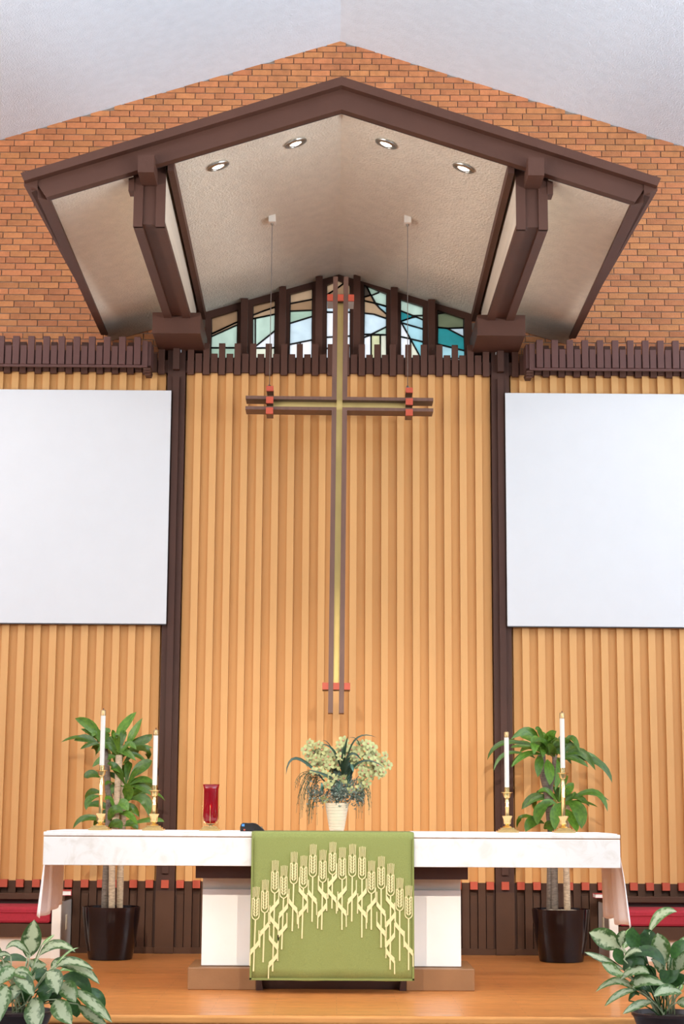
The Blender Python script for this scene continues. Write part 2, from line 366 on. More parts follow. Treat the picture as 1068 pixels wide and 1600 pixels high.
# ------------------------------------------------------------------ panelling: three bays of boards and battens over a dark dado
ZT, ZM = 4.975, .590
P1, P0 = 1.345, 1.500
def board_mesh(w, d0, d1, z0, z1, mt):
    me = G().box(-w/2, w/2, d0, d1, z0, z1).mesh('board'); me.materials.append(M[mt]); return me
me_batten = board_mesh(.060, -.045, .035, ZM, ZT, 'tan_batten'); me_board = board_mesh(.0745, -.016, .035, ZM, ZT, 'tan_board')
me_red = G().box(-.031, .031, -.075, 0, .535, .598).mesh('block'); me_red.materials.append(M['red'])
me_dbat = board_mesh(.062, -.045, .035, .052, ZM-.001, 'dado'); me_dlow = board_mesh(.058, -.030, .035, .052, .485, 'dado')
me_dblk = board_mesh(.062, -.012, .035, .485, ZM-.001, 'dado')
me_tall = G().box(-.0275, .0275, -.085, -.046, 4.950, 5.232).mesh('tall_block'); me_tall.materials.append(M['brown'])
me_short = G().box(-.0290, .0290, -.070, -.046, 4.972, 5.142).mesh('short_block'); me_short.materials.append(M['brown'])
def bay(name, xs, x0, x1, xb0, xb1):
    wl = struct(name, G().box(x0, x1, .035, .29, 0, ZT), 'tan_board')
    for x in xs: obj('batten', me_batten, None, wl, loc=(x, 0, 0), bevel=0)
    mids = sorted([(a+b)/2 for a, b in zip(xs, xs[1:])]+xb0)
    pit = xs[1]-xs[0]
    for x in mids: obj('board', me_board, None, wl, loc=(x, 0, 0))
    for x in xs: obj('dado_batten', me_dbat, None, wl, loc=(x, 0, 0))
    for x in mids:
        obj('dado_board', me_dlow, None, wl, loc=(x, 0, 0)); obj('dado_panel', me_dblk, None, wl, loc=(x, 0, 0)); obj('red_block', me_red, None, wl, loc=(x, 0, 0))
    obj('dado_backing', G().box(x0+.002, x1-.002, .012, .034, .05, ZM-.002), 'altarframe', wl)
    obj('base_rail', G().box(x0+.002, x1-.002, -.05, .034, 0, .052), 'dado', wl)
    return wl, mids
PIT = .1366
cx = [k*PIT for k in range(-9, 10)]
wc, cm = bay('wall_center', cx, -P1, P1, [-9.5*PIT, 9.5*PIT], None)
NB = 24
lx = [1.622+.1353*k for k in range(NB)]
wr, rm = bay('wall_right', lx, P0, 4.9, [1.622-.0676], None)
wl_, lm = bay('wall_left', [-x for x in reversed(lx)], -4.9, -P0, [-1.622+.0676], None)
# crenellated brown rail along the top of each bay
def rail(name, xs, mids, x0, x1):
    t = struct(name, G().box(x0, x1, -.046, .06, ZT-.004, 5.085), 'brown')
    for x in xs: obj('short_block', me_short, None, t, loc=(x, 0, 0))
    for x in mids: obj('tall_block', me_tall, None, t, loc=(x, 0, 0))
rail('trim_1', cx, cm, -P1+.002, P1-.002)
rail('trim_2', [-x for x in lx], lm, -4.9, -P0-.002)
rail('trim_3', lx, rm, P0+.002, 4.9)
# ------------------------------------------------------------------ dark posts with capitals
for s, side in ((-1, 'left'), (1, 'right')):
    t = thing('post', 'tall dark brown wall post rising on the %s side of the cross' % side, 'post', (s*1.4225, 0, 0), 'posts framing the central panel')
    c = s*1.4225
    part('shaft', G().box(c-.0775, c+.0775, -.060, .30, 0, 5.20), 'postbrown', t)
    part('raised_strip', G().box(c-.0275, c+.0275, -.088, -.060, .655, 4.925), 'postbrown', t)
    part('top_block', G().box(c-.0275, c+.0275, -.130, -.060, 4.985, 5.23), 'postbrown', t)
    part('red_block', G().box(c-.031, c+.031, -.095, -.060, .535, .600), 'red', t)
    part('base_plank', G().box(c-.0785, c+.0785, -.066, -.060, .052, .51), 'dado', t)
    part('foot_rail', G().box(c-.079, c+.079, -.072, -.060, 0, .052), 'dado', t)
    part('wire_clip', G().tube([(c+s*-.036, -.068, 5.205), (c+s*-.036, -.080, 5.175), (c+s*-.036, -.068, 5.150)], .004, 6).tube([(c+s*-.036, -.072, 5.200), (c+s*-.070, -.072, 5.196), (c+s*-.095, -.066, 5.185)], .003, 6), 'screen', t)
    part('capital', G().box(s*1.177, s*1.584, -.64, .28, 5.171, 5.348), 'brown', t)
    part('capital_lip', G().box(s*1.172, s*1.589, -.645, -.63, 5.165, 5.175), 'brown', t)
# ------------------------------------------------------------------ projecting side valances and white screens
for s, side in ((-1, 'left'), (1, 'right')):
    t = thing('valance', 'projecting dark brown slatted valance above the %s white screen' % side, 'valance', (s*1.8, 0, 5.0), 'valances above the screens')
    x0, x1 = 1.655, 4.9
    part('box_front', G().box(s*x0, s*x1, -.300, -.262, 4.968, 5.10), 'valance', t)
    part('lip', G().box(s*(x0-.004), s*x1, -.330, -.300, 4.948, 4.968), 'valance', t, bevel=.004)
    part('box_top', G().box(s*x0, s*x1, -.262, -.088, 5.08, 5.10), 'valance', t)
    part('end_panel', G().box(s*x0, s*(x0-.03), -.30, -.088, 4.968, 5.185), 'valance', t)
    part('corner_strip', G().box(s*(x0-.002), s*(x0+.045), -.325, -.30, 4.968, 5.185), 'valance', t)
    for j in range(3): part('bracket', G().box(s*(x0-.028+.004*j), s*(x0+.03), -.31+.05*j, -.088, 4.945-.012*(j+1), 4.945-.012*j), 'brown', t)
    mt_ = G().box(-.0285, .0285, -.345, -.30, 4.968, 5.215).mesh('tall_slat'); mt_.materials.append(M['valance'])
    ms_ = G().box(-.0285, .0285, -.335, -.30, 4.968, 5.135).mesh('short_slat'); ms_.materials.append(M['valance'])
    xx = x0+.085
    k = 0
    while xx < 4.85:
        o = obj('tall_slat' if k % 2 == 0 else 'short_slat', mt_ if k % 2 == 0 else ms_, None, t, bevel=.004); o.location = V((s*xx, 0, 0))-V(t.location)
        xx += .0655; k += 1
    t = thing('projection_screen', 'blank white projection screen panel hung on the %s wall bay' % side, 'screen', (s*3.0, -.11, 2.742), 'white projection screens')
    part('panel', G().box(s*1.459, s*4.75, -.118, -.096, 2.745, 4.794), 'screen', t, bevel=.003)
    part('bottom_edge', G().box(s*1.461, s*4.75, -.116, -.092, 2.737, 2.745), 'black', t)
    part('rear_frame', G().box(s*1.515, s*4.7, -.096, -.047, 2.80, 4.74), 'black', t)

# ------------------------------------------------------------------ stained-glass gable window
GY = .26
Z2 = lambda x, y: (320+.206*x, 420+.206*y)
Z3 = lambda x, y: (530+.206*x, 420+.206*y)
B = []
B.append((Z2, [(48, 370), (250, 308), (245, 680), (45, 680)], [
 ('brown', [(48, 370), (250, 308), (250, 402), (50, 495)]), ('tan', [(50, 495), (250, 402), (248, 425), (48, 515)]),
 ('palegreen', [(48, 515), (248, 425), (245, 600), (45, 600)]), ('green', [(45, 600), (245, 600), (245, 680), (45, 680)])]))
B.append((Z2, [(363, 275), (535, 235), (528, 680), (360, 680)], [
 ('brown', [(363, 275), (535, 235), (534, 290), (440, 322), (363, 352)]), ('tan', [(363, 352), (440, 322), (534, 290), (533, 345), (362, 380)]),
 ('palegreen', [(362, 380), (382, 376), (382, 602), (361, 602)]), ('palegreen', [(382, 376), (533, 345), (531, 470), (382, 590)]),
 ('white', [(382, 590), (531, 470), (529, 600), (382, 602)]), ('cream', [(361, 602), (529, 600), (528, 680), (360, 680)])]))
B.append((Z2, [(645, 190), (816, 145), (812, 680), (638, 680)], [
 ('tan', [(645, 190), (816, 145), (816, 232), (645, 265)]), ('brown', [(645, 265), (816, 232), (815, 315), (644, 322)]),
 ('green', [(644, 322), (815, 315), (814, 362), (643, 415)]), ('paleblue', [(643, 415), (814, 362), (813, 540), (640, 575)]),
 ('white', [(640, 575), (722, 558), (722, 680), (638, 680)]), ('white', [(722, 558), (813, 540), (812, 680), (722, 680)])]))
B.append((Z2, [(922, 122), (1012, 84), (1102, 122), (1102, 680), (918, 680)], [
 ('tan', [(922, 122), (1012, 84), (1060, 105), (1000, 150), (921, 200)]), ('brown', [(1060, 105), (1102, 122), (1102, 200), (921, 200), (1000, 150)]),
 ('paleblue', [(921, 200), (1102, 200), (1102, 330), (920, 330)]), ('white', [(920, 330), (1102, 330), (1102, 510), (919, 520)]),
 ('white', [(919, 520), (1102, 510), (1102, 585), (919, 605)]), ('white', [(919, 605), (1102, 585), (1102, 680), (918, 680)])]))
B.append((Z3, [(187, 118), (358, 188), (358, 680), (183, 680)], [
 ('darkbrown', [(187, 118), (213, 148), (238, 200), (187, 215)]), ('green', [(213, 130), (300, 166), (300, 180), (242, 203), (238, 200), (213, 148)]),
 ('palegreen', [(242, 203), (300, 180), (300, 166), (358, 188), (358, 285), (275, 262)]), ('brown', [(187, 215), (238, 200), (270, 262), (187, 243)]),
 ('sky', [(275, 262), (358, 288), (358, 345), (305, 300)]), ('tan', [(187, 243), (270, 262), (305, 300), (358, 345), (357, 378), (260, 345), (187, 337)]),
 ('paleblue', [(187, 337), (260, 345), (357, 378), (357, 440), (240, 498), (185, 498)]), ('palegreen', [(240, 498), (357, 440), (357, 502)]),
 ('white', [(185, 498), (240, 498), (185, 522)]), ('white', [(185, 522), (240, 502), (240, 680), (183, 680)]),
 ('yellow', [(240, 502), (310, 502), (310, 680), (240, 680)]), ('cream', [(310, 502), (357, 502), (358, 680), (310, 680)])]))
B.append((Z3, [(462, 230), (635, 285), (632, 680), (462, 680)], [
 ('palegreen', [(462, 230), (635, 285), (635, 355), (560, 357), (462, 318)]), ('teal', [(462, 318), (560, 357), (545, 372), (462, 400)]),
 ('palegreen', [(560, 357), (635, 355), (635, 388), (580, 365)]), ('sky', [(462, 400), (545, 372), (580, 365), (635, 388), (635, 458), (470, 410)]),
 ('sky', [(470, 410), (635, 458), (635, 555), (538, 532)]), ('white', [(462, 405), (470, 410), (538, 532), (462, 515)]),
 ('white', [(462, 515), (538, 532), (538, 680), (462, 680)]), ('cream', [(538, 532), (618, 680), (538, 680)]), ('aqua', [(538, 532), (635, 555), (632, 680), (618, 680)])]))
B.append((Z3, [(742, 308), (943, 376), (950, 680), (742, 680)], [
 ('darkbrown', [(742, 308), (812, 332), (742, 342)]), ('olive', [(742, 342), (812, 332), (943, 376), (942, 448), (815, 452), (744, 445)]),
 ('paleblue', [(815, 452), (942, 448), (945, 520)]), ('teal', [(744, 445), (815, 452), (945, 520), (950, 622), (742, 572)]),
 ('sky', [(742, 572), (890, 608), (890, 680), (742, 680)]), ('aqua', [(890, 608), (950, 622), (950, 680), (890, 680)])]))
g = G(); fy = .215
W = lambda fn, p: at(*fn(*p), fy)
zb = 4.98
outl = [[W(fn, p) for p in q] for fn, q, _ in B]
lefts = [min(p.x for p in q) for q in outl]; rights = [max(p.x for p in q) for q in outl]
xe = [-OPX]+[x for l, r in zip(lefts, rights) for x in (l, r)]+[OPX]
win = None
for i in range(8):
    a, b = xe[2*i], xe[2*i+1]
    gg = G().prism([(a, fy, zb), (b, fy, zb), (b, fy, soffz(b, fy)+.04), (a, fy, soffz(a, fy)+.04)], (0, .085, 0))
    if win is None: win = struct('window_1', gg, 'brown')
    else: obj('jamb', gg, 'brown', win)
for i, q in enumerate(outl):
    top = [p for p in q if p.z > 5.3]; top.sort(key=lambda p: p.x)
    pts = [(lefts[i], fy, top[0].z)]+[tuple(p) for p in top[1:-1]]+[(rights[i], fy, top[-1].z)]
    up = [(rights[i], fy, soffz(rights[i], fy)+.04)]+([(0, fy, soffz(0, fy)+.04)] if i == 3 else [])+[(lefts[i], fy, soffz(lefts[i], fy)+.04)]
    obj('head', G().prism(pts+up, (0, .085, 0)), 'brown', win)
    obj('sill', G().box(lefts[i], rights[i], fy, fy+.085, zb-.1, at(534, 560.5, fy).z), 'brown', win)
for px_, top in ((381.8, 466), (441.3, 447), (498.4, 431), (557.5, 429.5), (615.7, 448.5), (674, 467.5)):
    p = at(px_, top, .10); obj('mullion', G().box(p.x-.031, p.x+.031, .10, .214, zb, p.z), 'brown', win)
for fn, q, pcs in B:
    for kind, poly in pcs:
        pts = [at(*fn(*p), GY) for p in poly]
        o = obj('glass_pane', G().prism(pts, (0, .006, 0)), GL[kind], win)
        gg = G()
        for a, b in zip(pts, pts[1:]+pts[:1]): gg.bar(a+V((0, .003, 0)), b+V((0, .003, 0)), .013, .018)
        obj('came', gg, 'came', o)

# ================================================================== altar canopy
can = thing('altar_canopy', 'gabled dark brown canopy with stucco soffit projecting over the altar', 'canopy', (0, -1.5, 5.9))
def S(x, y, dz=0): return V((x, y, soffz(x, y)+dz))
IN = 1.20
for s in (-1, 1):
    part('soffit_panel', G().prism([S(0, -3.10), S(s*IN, -3.10), S(s*IN, .28), S(0, .28)], (0, 0, .06)), 'soffit', can)
    part('side_soffit_panel', G().prism([S(s*1.49, -3.10), S(s*2.09, -3.10), S(s*2.06, .28), S(s*1.49, .28)], (0, 0, .06)), 'soffit', can)
    part('roof_deck', G().prism([S(0, -3.14, .062), S(s*2.2, -3.14, .062), S(s*2.1, .28, .062), S(0, .28, .062)], (0, 0, .12)), 'brown', can)
    # fascia: lower board and the cap that runs above and in front of it
    zt = lambda x: 6.347-.328*abs(x)
    part('fascia_board', G().prism([(0, -3.17, 6.285), (s*2.17, -3.17, 6.285-.328*2.17), (s*2.085, -3.17, 6.128-.324*2.085), (0, -3.17, 6.128)], (0, .07, 0)), 'brown', can)
    part('fascia_cap', G().prism([(0, -3.24, zt(0)), (s*2.262, -3.24, zt(2.262)), (s*2.235, -3.24, zt(2.235)-.066), (0, -3.24, zt(0)-.066)], (0, .14, 0)), 'brown', can)
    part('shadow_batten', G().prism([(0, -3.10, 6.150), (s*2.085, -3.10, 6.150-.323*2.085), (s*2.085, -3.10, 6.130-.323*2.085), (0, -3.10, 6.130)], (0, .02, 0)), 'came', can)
    # outer edge boards running back to the wall
    part('edge_board', G().prism([(s*2.07, -3.10, 5.455), (s*2.15, -3.15, 5.455), (s*2.11, .05, 5.335), (s*2.05, .05, 5.335)], (0, 0, .12)), 'brown', can)
    part('roof_edge', G().prism([(s*2.15, -3.18, 5.515), (s*2.245, -3.18, 5.535), (s*2.10, -.20, 5.375), (s*2.06, -.20, 5.36)], (0, 0, .11)), 'brown', can)
    # trim strip along the inner soffit
    tp = [V((s*(IN-.006), -3.09, soffz(IN, -3.09)-.075)), V((s*(IN+.040), -3.09, soffz(IN, -3.09)-.075)), V((s*(IN+.040), .2, soffz(IN, .2)-.075)), V((s*(IN-.006), .2, soffz(IN, .2)-.075))]
    part('soffit_trim', G().prism(tp, (0, 0, .09)), 'brown', can)
    # box beam that carries the canopy: two planks, recessed middle, pale side
    xi, xo = 1.262, 1.484; zb_ = 5.297; yf = -3.0
    bm_ = part('beam_core', G().prism([(s*xi, yf+.02, zb_+.03), (s*xi, -.65, zb_+.03), (s*xi, -.65, 5.352), (s*xi, -.05, 5.352), (s*xi, -.05, 5.72), (s*xi, yf+.02, 5.86)], (s*(xo-xi), 0, 0)), 'beamside', can)
    for a, b in ((xi-.002, xi+.064), (xo-.064, xo+.002)):
        part('beam_plank', G().box(s*a, s*b, yf, -.65, zb_, zb_+.045), 'brown', can)
        part('beam_face', G().box(s*a, s*b, yf-.012, yf+.02, zb_, 5.82), 'brown', can)
    part('beam_middle', G().box(s*(xi+.064), s*(xo-.064), yf+.006, -.65, zb_+.022, zb_+.05), 'brown', can)
    part('beam_middle_face', G().box(s*(xi+.064), s*(xo-.064), yf+.008, yf+.03, zb_+.03, 5.82), 'brown', can)
    part('beam_nose_block', G().box(s*1.318, s*1.432, -3.275, -3.00, 5.605, 5.735), 'brown', can)
    part('nailer_block', G().box(s*1.484, s*1.525, -3.02, -2.90, 5.56, 5.68), 'brown', can)
# recessed lamps in the soffit
for i, (x, lab) in enumerate(((-.902, 'outermost lit downlight on the left slope of the canopy soffit'), (-.335, 'lit downlight left of the canopy ridge'),
                              (.333, 'lit downlight right of the canopy ridge'), (.902, 'outermost lit downlight on the right slope of the canopy soffit'))):
    y = -2.785; p = S(x, y)
    t = thing('downlight', 'round recessed '+lab, 'light', p, 'canopy downlights')
    ang = math.atan(.32)*(1 if x < 0 else -1)
    t.rotation_euler = (math.radians(3), -ang, 0)
    obj('trim_ring', G().lathe([(.060, -.002), (.064, -.010), (.083, -.008), (.086, 0), (.060, 0)], seg=32, cap=False), 'steel', t, smooth='auto')
    obj('inner_ring', G().lathe([(.047, -.003), (.050, -.012), (.060, -.006), (.060, 0), (.047, 0)], seg=32, cap=False), 'steel', t, smooth=True)
    obj('lamp', G().lathe([(0, -.016), (.025, -.014), (.040, -.008), (.047, 0)], seg=24), 'bulb', t, smooth=True)
    spot('downlight_beam', p+V((0, .02, -.06)), (x*.9, -.9, 1.2), 28, (1, .84, .66), 75, .045, .6)

# ================================================================== hanging cross
cro = thing('hanging_cross', 'tall dark wood cross with brass inlay and red blocks, hung on two wires', 'cross', (-.005, -.70, 1.965))
cro.rotation_euler = (0, math.radians(.29), 0)
def cpart(name, x0, x1, y0, y1, z0, z1, mt, **k):
    return obj(name, G().box(x0, x1, y0, y1, z0-1.965, z1-1.965), mt, cro, **k)
M['crosswood'] = mat('walnut_brown', (.13, .058, .036), .5, var=.15, scale=5, stretch=(8, 8, 1))
a0, a1, a2, a3 = 4.492, 4.519, 4.582, 4.609      # lower and upper arm bars
for s in (-1, 1):
    cpart('upright_bar', s*.0245, s*.0645, 0, .20, 1.965, a0+.0, 'crosswood')
    cpart('upright_bar', s*.0245, s*.0645, 0, .20, a3, 5.658, 'crosswood')
    cpart('arm_bar', s*.0245, s*.788, 0, .19, a0, a1, 'crosswood')
    cpart('arm_bar', s*.0245, s*.788, 0, .19, a2, a3, 'crosswood')
    cpart('arm_inlay', s*.0245, s*.60, .09, .115, a1-.004, a2+.002, 'brass_dull')
    for z0, hh in ((4.646, .042), (4.541, .055), (4.450, .053)):
        cpart('red_block', s*.555, s*.615, -.03, 0, z0, z0+hh, 'red'); cpart('clip', s*.557, s*.613, 0, .16, z0+.001, z0+hh-.001, 'crosswood')
    for z0, mt_ in ((5.443, 'greyside'), (2.155, 'crosswood')):  # top clips coloured grey-white to imitate window glare on their undersides
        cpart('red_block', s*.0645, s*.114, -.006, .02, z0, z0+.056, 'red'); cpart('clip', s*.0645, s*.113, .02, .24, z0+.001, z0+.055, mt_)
for z0 in (5.443, 2.155):
    cpart('red_block', -.0245, .0245, -.006, .02, z0, z0+.056, 'red'); cpart('clip', -.0240, .0240, .02, .20, z0+.001, z0+.055, 'crosswood')
cpart('upright_inlay', -.0245, .0245, .062, .085, 2.212, 5.442, 'brass_dull')
for s, side in ((-1, 'left'), (1, 'right')):
    t = thing('suspension_wire', 'thin steel wire with white ceiling box holding the %s arm of the cross' % side, 'wire', (s*.545, -1.52, S(.545, -1.52).z), 'wires holding the cross')
    top = S(s*.545, -1.52); bot = V((s*.585, -.60, 4.69))
    part('ceiling_box', G().box(top.x-.028, top.x+.028, -1.56, -1.47, top.z-.045, top.z+.02), 'cream', t)
    part('anchor', G().lathe([(.012, top.z-.06), (.014, top.z-.045)], top.x, -1.515, 10), 'steel', t)
    part('wire', G().tube([V((top.x, -1.515, top.z-.05)), bot], .0028, 6), 'wire', t)
    part('hook', G().lathe([(.006, 4.686), (.016, 4.70), (.014, 4.72), (.006, 4.735)], s*.585, -.60, 10), 'wire', t)

# ================================================================== altar
AX = -.033
alt = thing('altar', 'long white marble altar table on white pedestal with brown base', 'altar', (AX, -2.75, 0))
x0, x1 = AX-1.908, AX+1.908
part('top_slab', G().box(x0, x1, -3.25, -2.15, 1.008, 1.035), 'marble', alt, bevel=.006)
part('slab_joint', G().box(x0+.008, x1-.008, -3.242, -2.158, 1.003, 1.008), 'altarbase', alt)
part('apron', G().box(x0+.002, x1-.002, -3.248, -2.152, .818, 1.003), 'marble', alt, bevel=.004)
part('under_frame', G().box(AX-.915, AX+.915, -3.02, -2.35, .730, .818), 'altarframe', alt)
part('pedestal_top', G().box(AX-.875, AX+.875, -2.88, -2.45, .65, .730), 'cream', alt)
for s in (-1, 1):
    part('pedestal', G().box(AX+s*.875, AX+s*.42, -2.90, -2.43, .15, .655), 'altarwhite', alt, bevel=.004)
    part('plinth', G().box(AX+s*.957, AX+s*.50, -3.0, -2.36, 0, .146), 'altarbase', alt, bevel=.006)
    part('plinth_foot', G().prism([(AX+s*.50, -3.0, 0), (AX+s*.455, -3.0, .0), (AX+s*.475, -3.0, .146), (AX+s*.50, -3.0, .146)], (0, .12, 0)), 'altarframe', alt)
part('plinth_bridge', G().box(AX-.50, AX+.50, -2.90, -2.40, 0, .15), 'altarframe', alt)
part('pedestal_core', G().box(AX-.42, AX+.42, -2.86, -2.45, .15, .65), 'altarwhite', alt)

# green parament with the wheat print
clo = thing('green_cloth', 'olive green altar cloth with cream wheat design hanging down the front', 'cloth', (-.03, -3.27, 1.04))
prof = [(-2.62, 1.0415), (-2.9, 1.0415), (-3.2, 1.0415), (-3.262, 1.0405), (-3.272, 1.028), (-3.275, 1.0)]+[(-3.275, 1.0-.908*k/12) for k in range(1, 13)]
g = G(); NX = 24; cx0, cx1 = -.564, .507
for i in range(NX+1):
    for j, (y, z) in enumerate(prof):
        t = max(0, (1.0-z)/.908); x = cx0+(cx1-cx0)*i/NX
        yy = y+(-.004*t*math.sin(i*.9+.5)-.004*t) if j > 4 else y
        zz = z+(.004*math.sin(i*.55)*t if j > 4 else 0)
        g.v.append((x+(.002*(i-NX/2)/NX)*t, yy, zz))
n = len(prof)
for i in range(NX):
    for j in range(n-1): g.f.append((i*n+j, (i+1)*n+j, (i+1)*n+j+1, i*n+j+1))
part('fabric', g, 'green', clo, smooth=True, solid=.004)
for (a, b, c, d) in ((cx0, cx0+.012, .095, 1.0), (cx1-.012, cx1, .095, 1.0), (cx0, cx1, .092, .106)):
    part('hem', G().box(a, b, -3.2865, -3.2775, c, d), 'hem', clo)
KX = 1.071/970; KZ = .945/887
def cw(x, y): return (cx0+(x-48)*KX, 1.037-(y-38)*KZ)
CY = -3.2885
def flat(g, pts):
    y = CY-.00012*(len(g.f) % 53)/4
    return g.prism([(cw(*p)[0], y, cw(*p)[1]) for p in pts], (0, .003, 0))
def line(g, x0, y0, x1, y1, w): return flat(g, [(x0-w/2, y0), (x0+w/2, y0), (x1+w/2, y1), (x1-w/2, y1)])
stalks = [(78, 365, 565, 872, -8), (132, 322, 522, 818, -6), (190, 204, 404, 872, -7), (243, 235, 435, 742, -8), (302, 152, 348, 632, -6), (360, 175, 373, 676, -6), (415, 105, 305, 575, -2), (474, 139, 338, 622, -4),
          (532, 91, 290, 495, -2), (590, 123, 320, 622, 0), (650, 103, 302, 572, -2), (708, 118, 318, 668, 0), (764, 203, 403, 621, 0), (822, 176, 376, 728, 0), (878, 219, 417, 857, -2), (932, 306, 506, 805, 0), (985, 352, 553, 860, 0)]
leaves_ = [[(690, 'L')], [(580, 'L')], [(440, 'L'), (540, 'R'), (660, 'R'), (765, 'L')], [(470, 'L'), (585, 'L')], [(440, 'R')], [(370, 'R'), (465, 'L')], [(385, 'R')], [(360, 'R'), (465, 'L')], [(285, 'L'), (375, 'R')],
           [(360, 'L'), (455, 'R')], [(385, 'L')], [(375, 'L'), (465, 'R')], [(430, 'L')], [(455, 'R'), (575, 'R')], [(420, 'R'), (520, 'L'), (640, 'L'), (735, 'R')], [(575, 'R')], [(690, 'R')]]
for (x, yt, yb, ys, dx), lv in zip(stalks, leaves_):
    g = G(); wv = 22
    for k in range(-2, 3): line(g, x+k*9+2, yt+abs(k)*2, x+k*8, yt+62+abs(k)*6, 3.4)
    # outline of the ear
    arc = [(x-wv, yt+70)]+[(x-wv*math.cos(a)*1.08, yb-24+26*math.sin(a)) for a in [math.pi*i/10 for i in range(0, 11)]]+[(x+wv, yt+70)]
    inn = [(px+(5 if px < x else -5 if px > x else 0), py-(4 if py > yb-24 else 0)) for px, py in arc]
    for i in range(len(arc)-1): flat(g, [arc[i], arc[i+1], inn[i+1], inn[i]])
    for k in range(6):
        yy = yt+66+k*(yb-yt-92)/6
        for s in (-1, 1): flat(g, [(x+s*1.5, yy+26), (x+s*3, yy+12), (x+s*12, yy), (x+s*15, yy+10), (x+s*10, yy+20)])
    line(g, x, yb, x+dx, ys, 8.5)
    for yc, d in lv:
        sx = x+dx*(yc-yb)/max(1, ys-yb); a = 25 if d == 'L' else -25
        line(g, sx+a, yc-62, sx+a, yc+4, 6)
        b3 = 3 if d == 'L' else -3
        flat(g, [(sx+a+b3, yc-12), (sx+a+b3, yc+24), (sx, yc+58), (sx, yc+28)]); flat(g, [(sx, yc+28), (sx, yc+58), (sx-a, yc+90), (sx-a, yc+52)])
        line(g, sx-a, yc+70, sx-a-(1 if d == 'L' else -1), yc+150, 6.5)
    part('wheat_stalk', g, 'wheat', clo)

# white linen runner with hanging ends
lin = thing('altar_linen', 'white linen runner over the altar with both ends hanging down', 'cloth', (AX, -2.6, 1.04))
part('runner', G().box(x0-.012, x1+.012, -3.02, -2.20, 1.0355, 1.0385), 'linen', lin)
for s in (-1, 1):
    g = G(); n1, n2 = 24, 14
    xe_ = x1 if s > 0 else x0
    for i in range(n1+1):
        f = i/n1; y = -3.02+.82*f
        zlow = (.46+.04*f if s < 0 else .415+.055*f)
        for j in range(n2+1):
            q = j/n2; z = 1.038-(1.038-zlow)*q
            flare = .03*(1-f)*q+.018*q
            wob = .026*math.sin(f*13+s)*min(1, q*2.2)*q**.4+.012*math.sin(f*29)*q
            g.v.append((xe_+s*(.014+flare+wob+.01*q), y-.10*(1-f)*q*(-.4), z+.012*math.sin(f*15)*q))
    for i in range(n1):
        for j in range(n2): g.f.append((i*(n2+1)+j, (i+1)*(n2+1)+j, (i+1)*(n2+1)+j+1, i*(n2+1)+j+1))
    part('hanging_end', g, 'linen', lin, smooth=True, solid=.003)

# ------------------------------------------------------------------ candlesticks
ZA = 1.0355
def candlestick(x, tall, label):
    t = thing('candlestick', label, 'candlestick', (x, -2.66, ZA+.0035), 'brass candlesticks on the altar')
    h = lambda q: q*.000631
    col = h(410) if tall else h(195)
    g = G(); z = 0
    for wd, hh in ((.146, .012), (.118, .010), (.092, .010)):
        g.box(-wd/2, wd/2, -wd/2, wd/2, z, z+hh); z += hh
    obj('base', g, 'brass', t, bevel=.002)
    zc = z+.018+.062
    obj('cup', G().lathe([(.030, z), (.034, z+.006), (.018, z+.014), (.014, z+.020), (.024, z+.028), (.027, z+.045), (.027, z+.058), (.036, zc), (.034, zc+.003), (.012, zc+.003)], seg=24), 'brass', t, smooth='auto')
    z0 = zc; z1 = z0+col
    mid = (z0+z1)/2
    obj('column', G().lathe([(.0135, z0), (.0135, mid-.006), (.0155, mid-.003), (.0155, mid+.003), (.0135, mid+.006), (.0135, z1)], seg=20), 'brass', t, smooth='auto')
    obj('drip_pan', G().lathe([(.0135, z1), (.022, z1+.006), (.026, z1+.022), (.028, z1+.034), (.041, z1+.038), (.042, z1+.041), (.018, z1+.042), (.0175, z1+.075), (.0, z1+.075)], seg=28), 'brass', t, smooth='auto')
    z2 = z1+.075; z3 = z2+h(550)
    cd = obj('candle', G().lathe([(0, z2-.02), (.0165, z2-.02), (.0165, z3)], seg=20), 'candle', t, smooth='auto')
    fo = obj('follower', G().lathe([(.0178, z3-.002), (.0178, z3+.032), (.015, z3+.038), (.008, z3+.040), (.0, z3+.041)], seg=20), 'brass_old', t, smooth='auto')
    obj('wick', G().lathe([(.003, z3+.04), (.003, z3+.050), (0, z3+.052)], seg=8), 'wick', fo)
    return t
candlestick(-1.644, True, 'tall brass candlestick with white candle at the left end of the altar')
candlestick(-1.272, False, 'short brass candlestick with white candle beside the red glass lamp')
candlestick(1.186, False, 'short brass candlestick with white candle on the right half of the altar')
candlestick(1.578, True, 'tall brass candlestick with white candle at the right end of the altar')

# ------------------------------------------------------------------ red sanctuary lamp
t = thing('sanctuary_lamp', 'red glass sanctuary lamp with lit candle on a stepped brass base', 'lamp', (-.878, -2.66, ZA+.0035))
g = G(); z = 0
for wd, hh in ((.145, .011), (.118, .010), (.096, .010)):
    g.box(-wd/2, wd/2, -wd/2, wd/2, z, z+hh); z += hh
obj('base', g, 'brass', t, bevel=.002)
obj('cradle', G().lathe([(.012, z), (.010, z+.008), (.03, z+.013), (.028, z+.018), (0, z+.018)], seg=20), 'brass_old', t, smooth='auto')
for a in (20, 160, 270):
    c, s_ = math.cos(math.radians(a)), math.sin(math.radians(a))
    obj('cradle_arm', G().tube([(c*.012, s_*.012, z+.012), (c*.045, s_*.045, z+.02), (c*.058, s_*.058, z+.05), (c*.056, s_*.056, z+.11), (c*.062, s_*.062, z+.135), (c*.070, s_*.070, z+.145)], .0016, 6), 'brass', t, smooth=True)
gz = z+.018
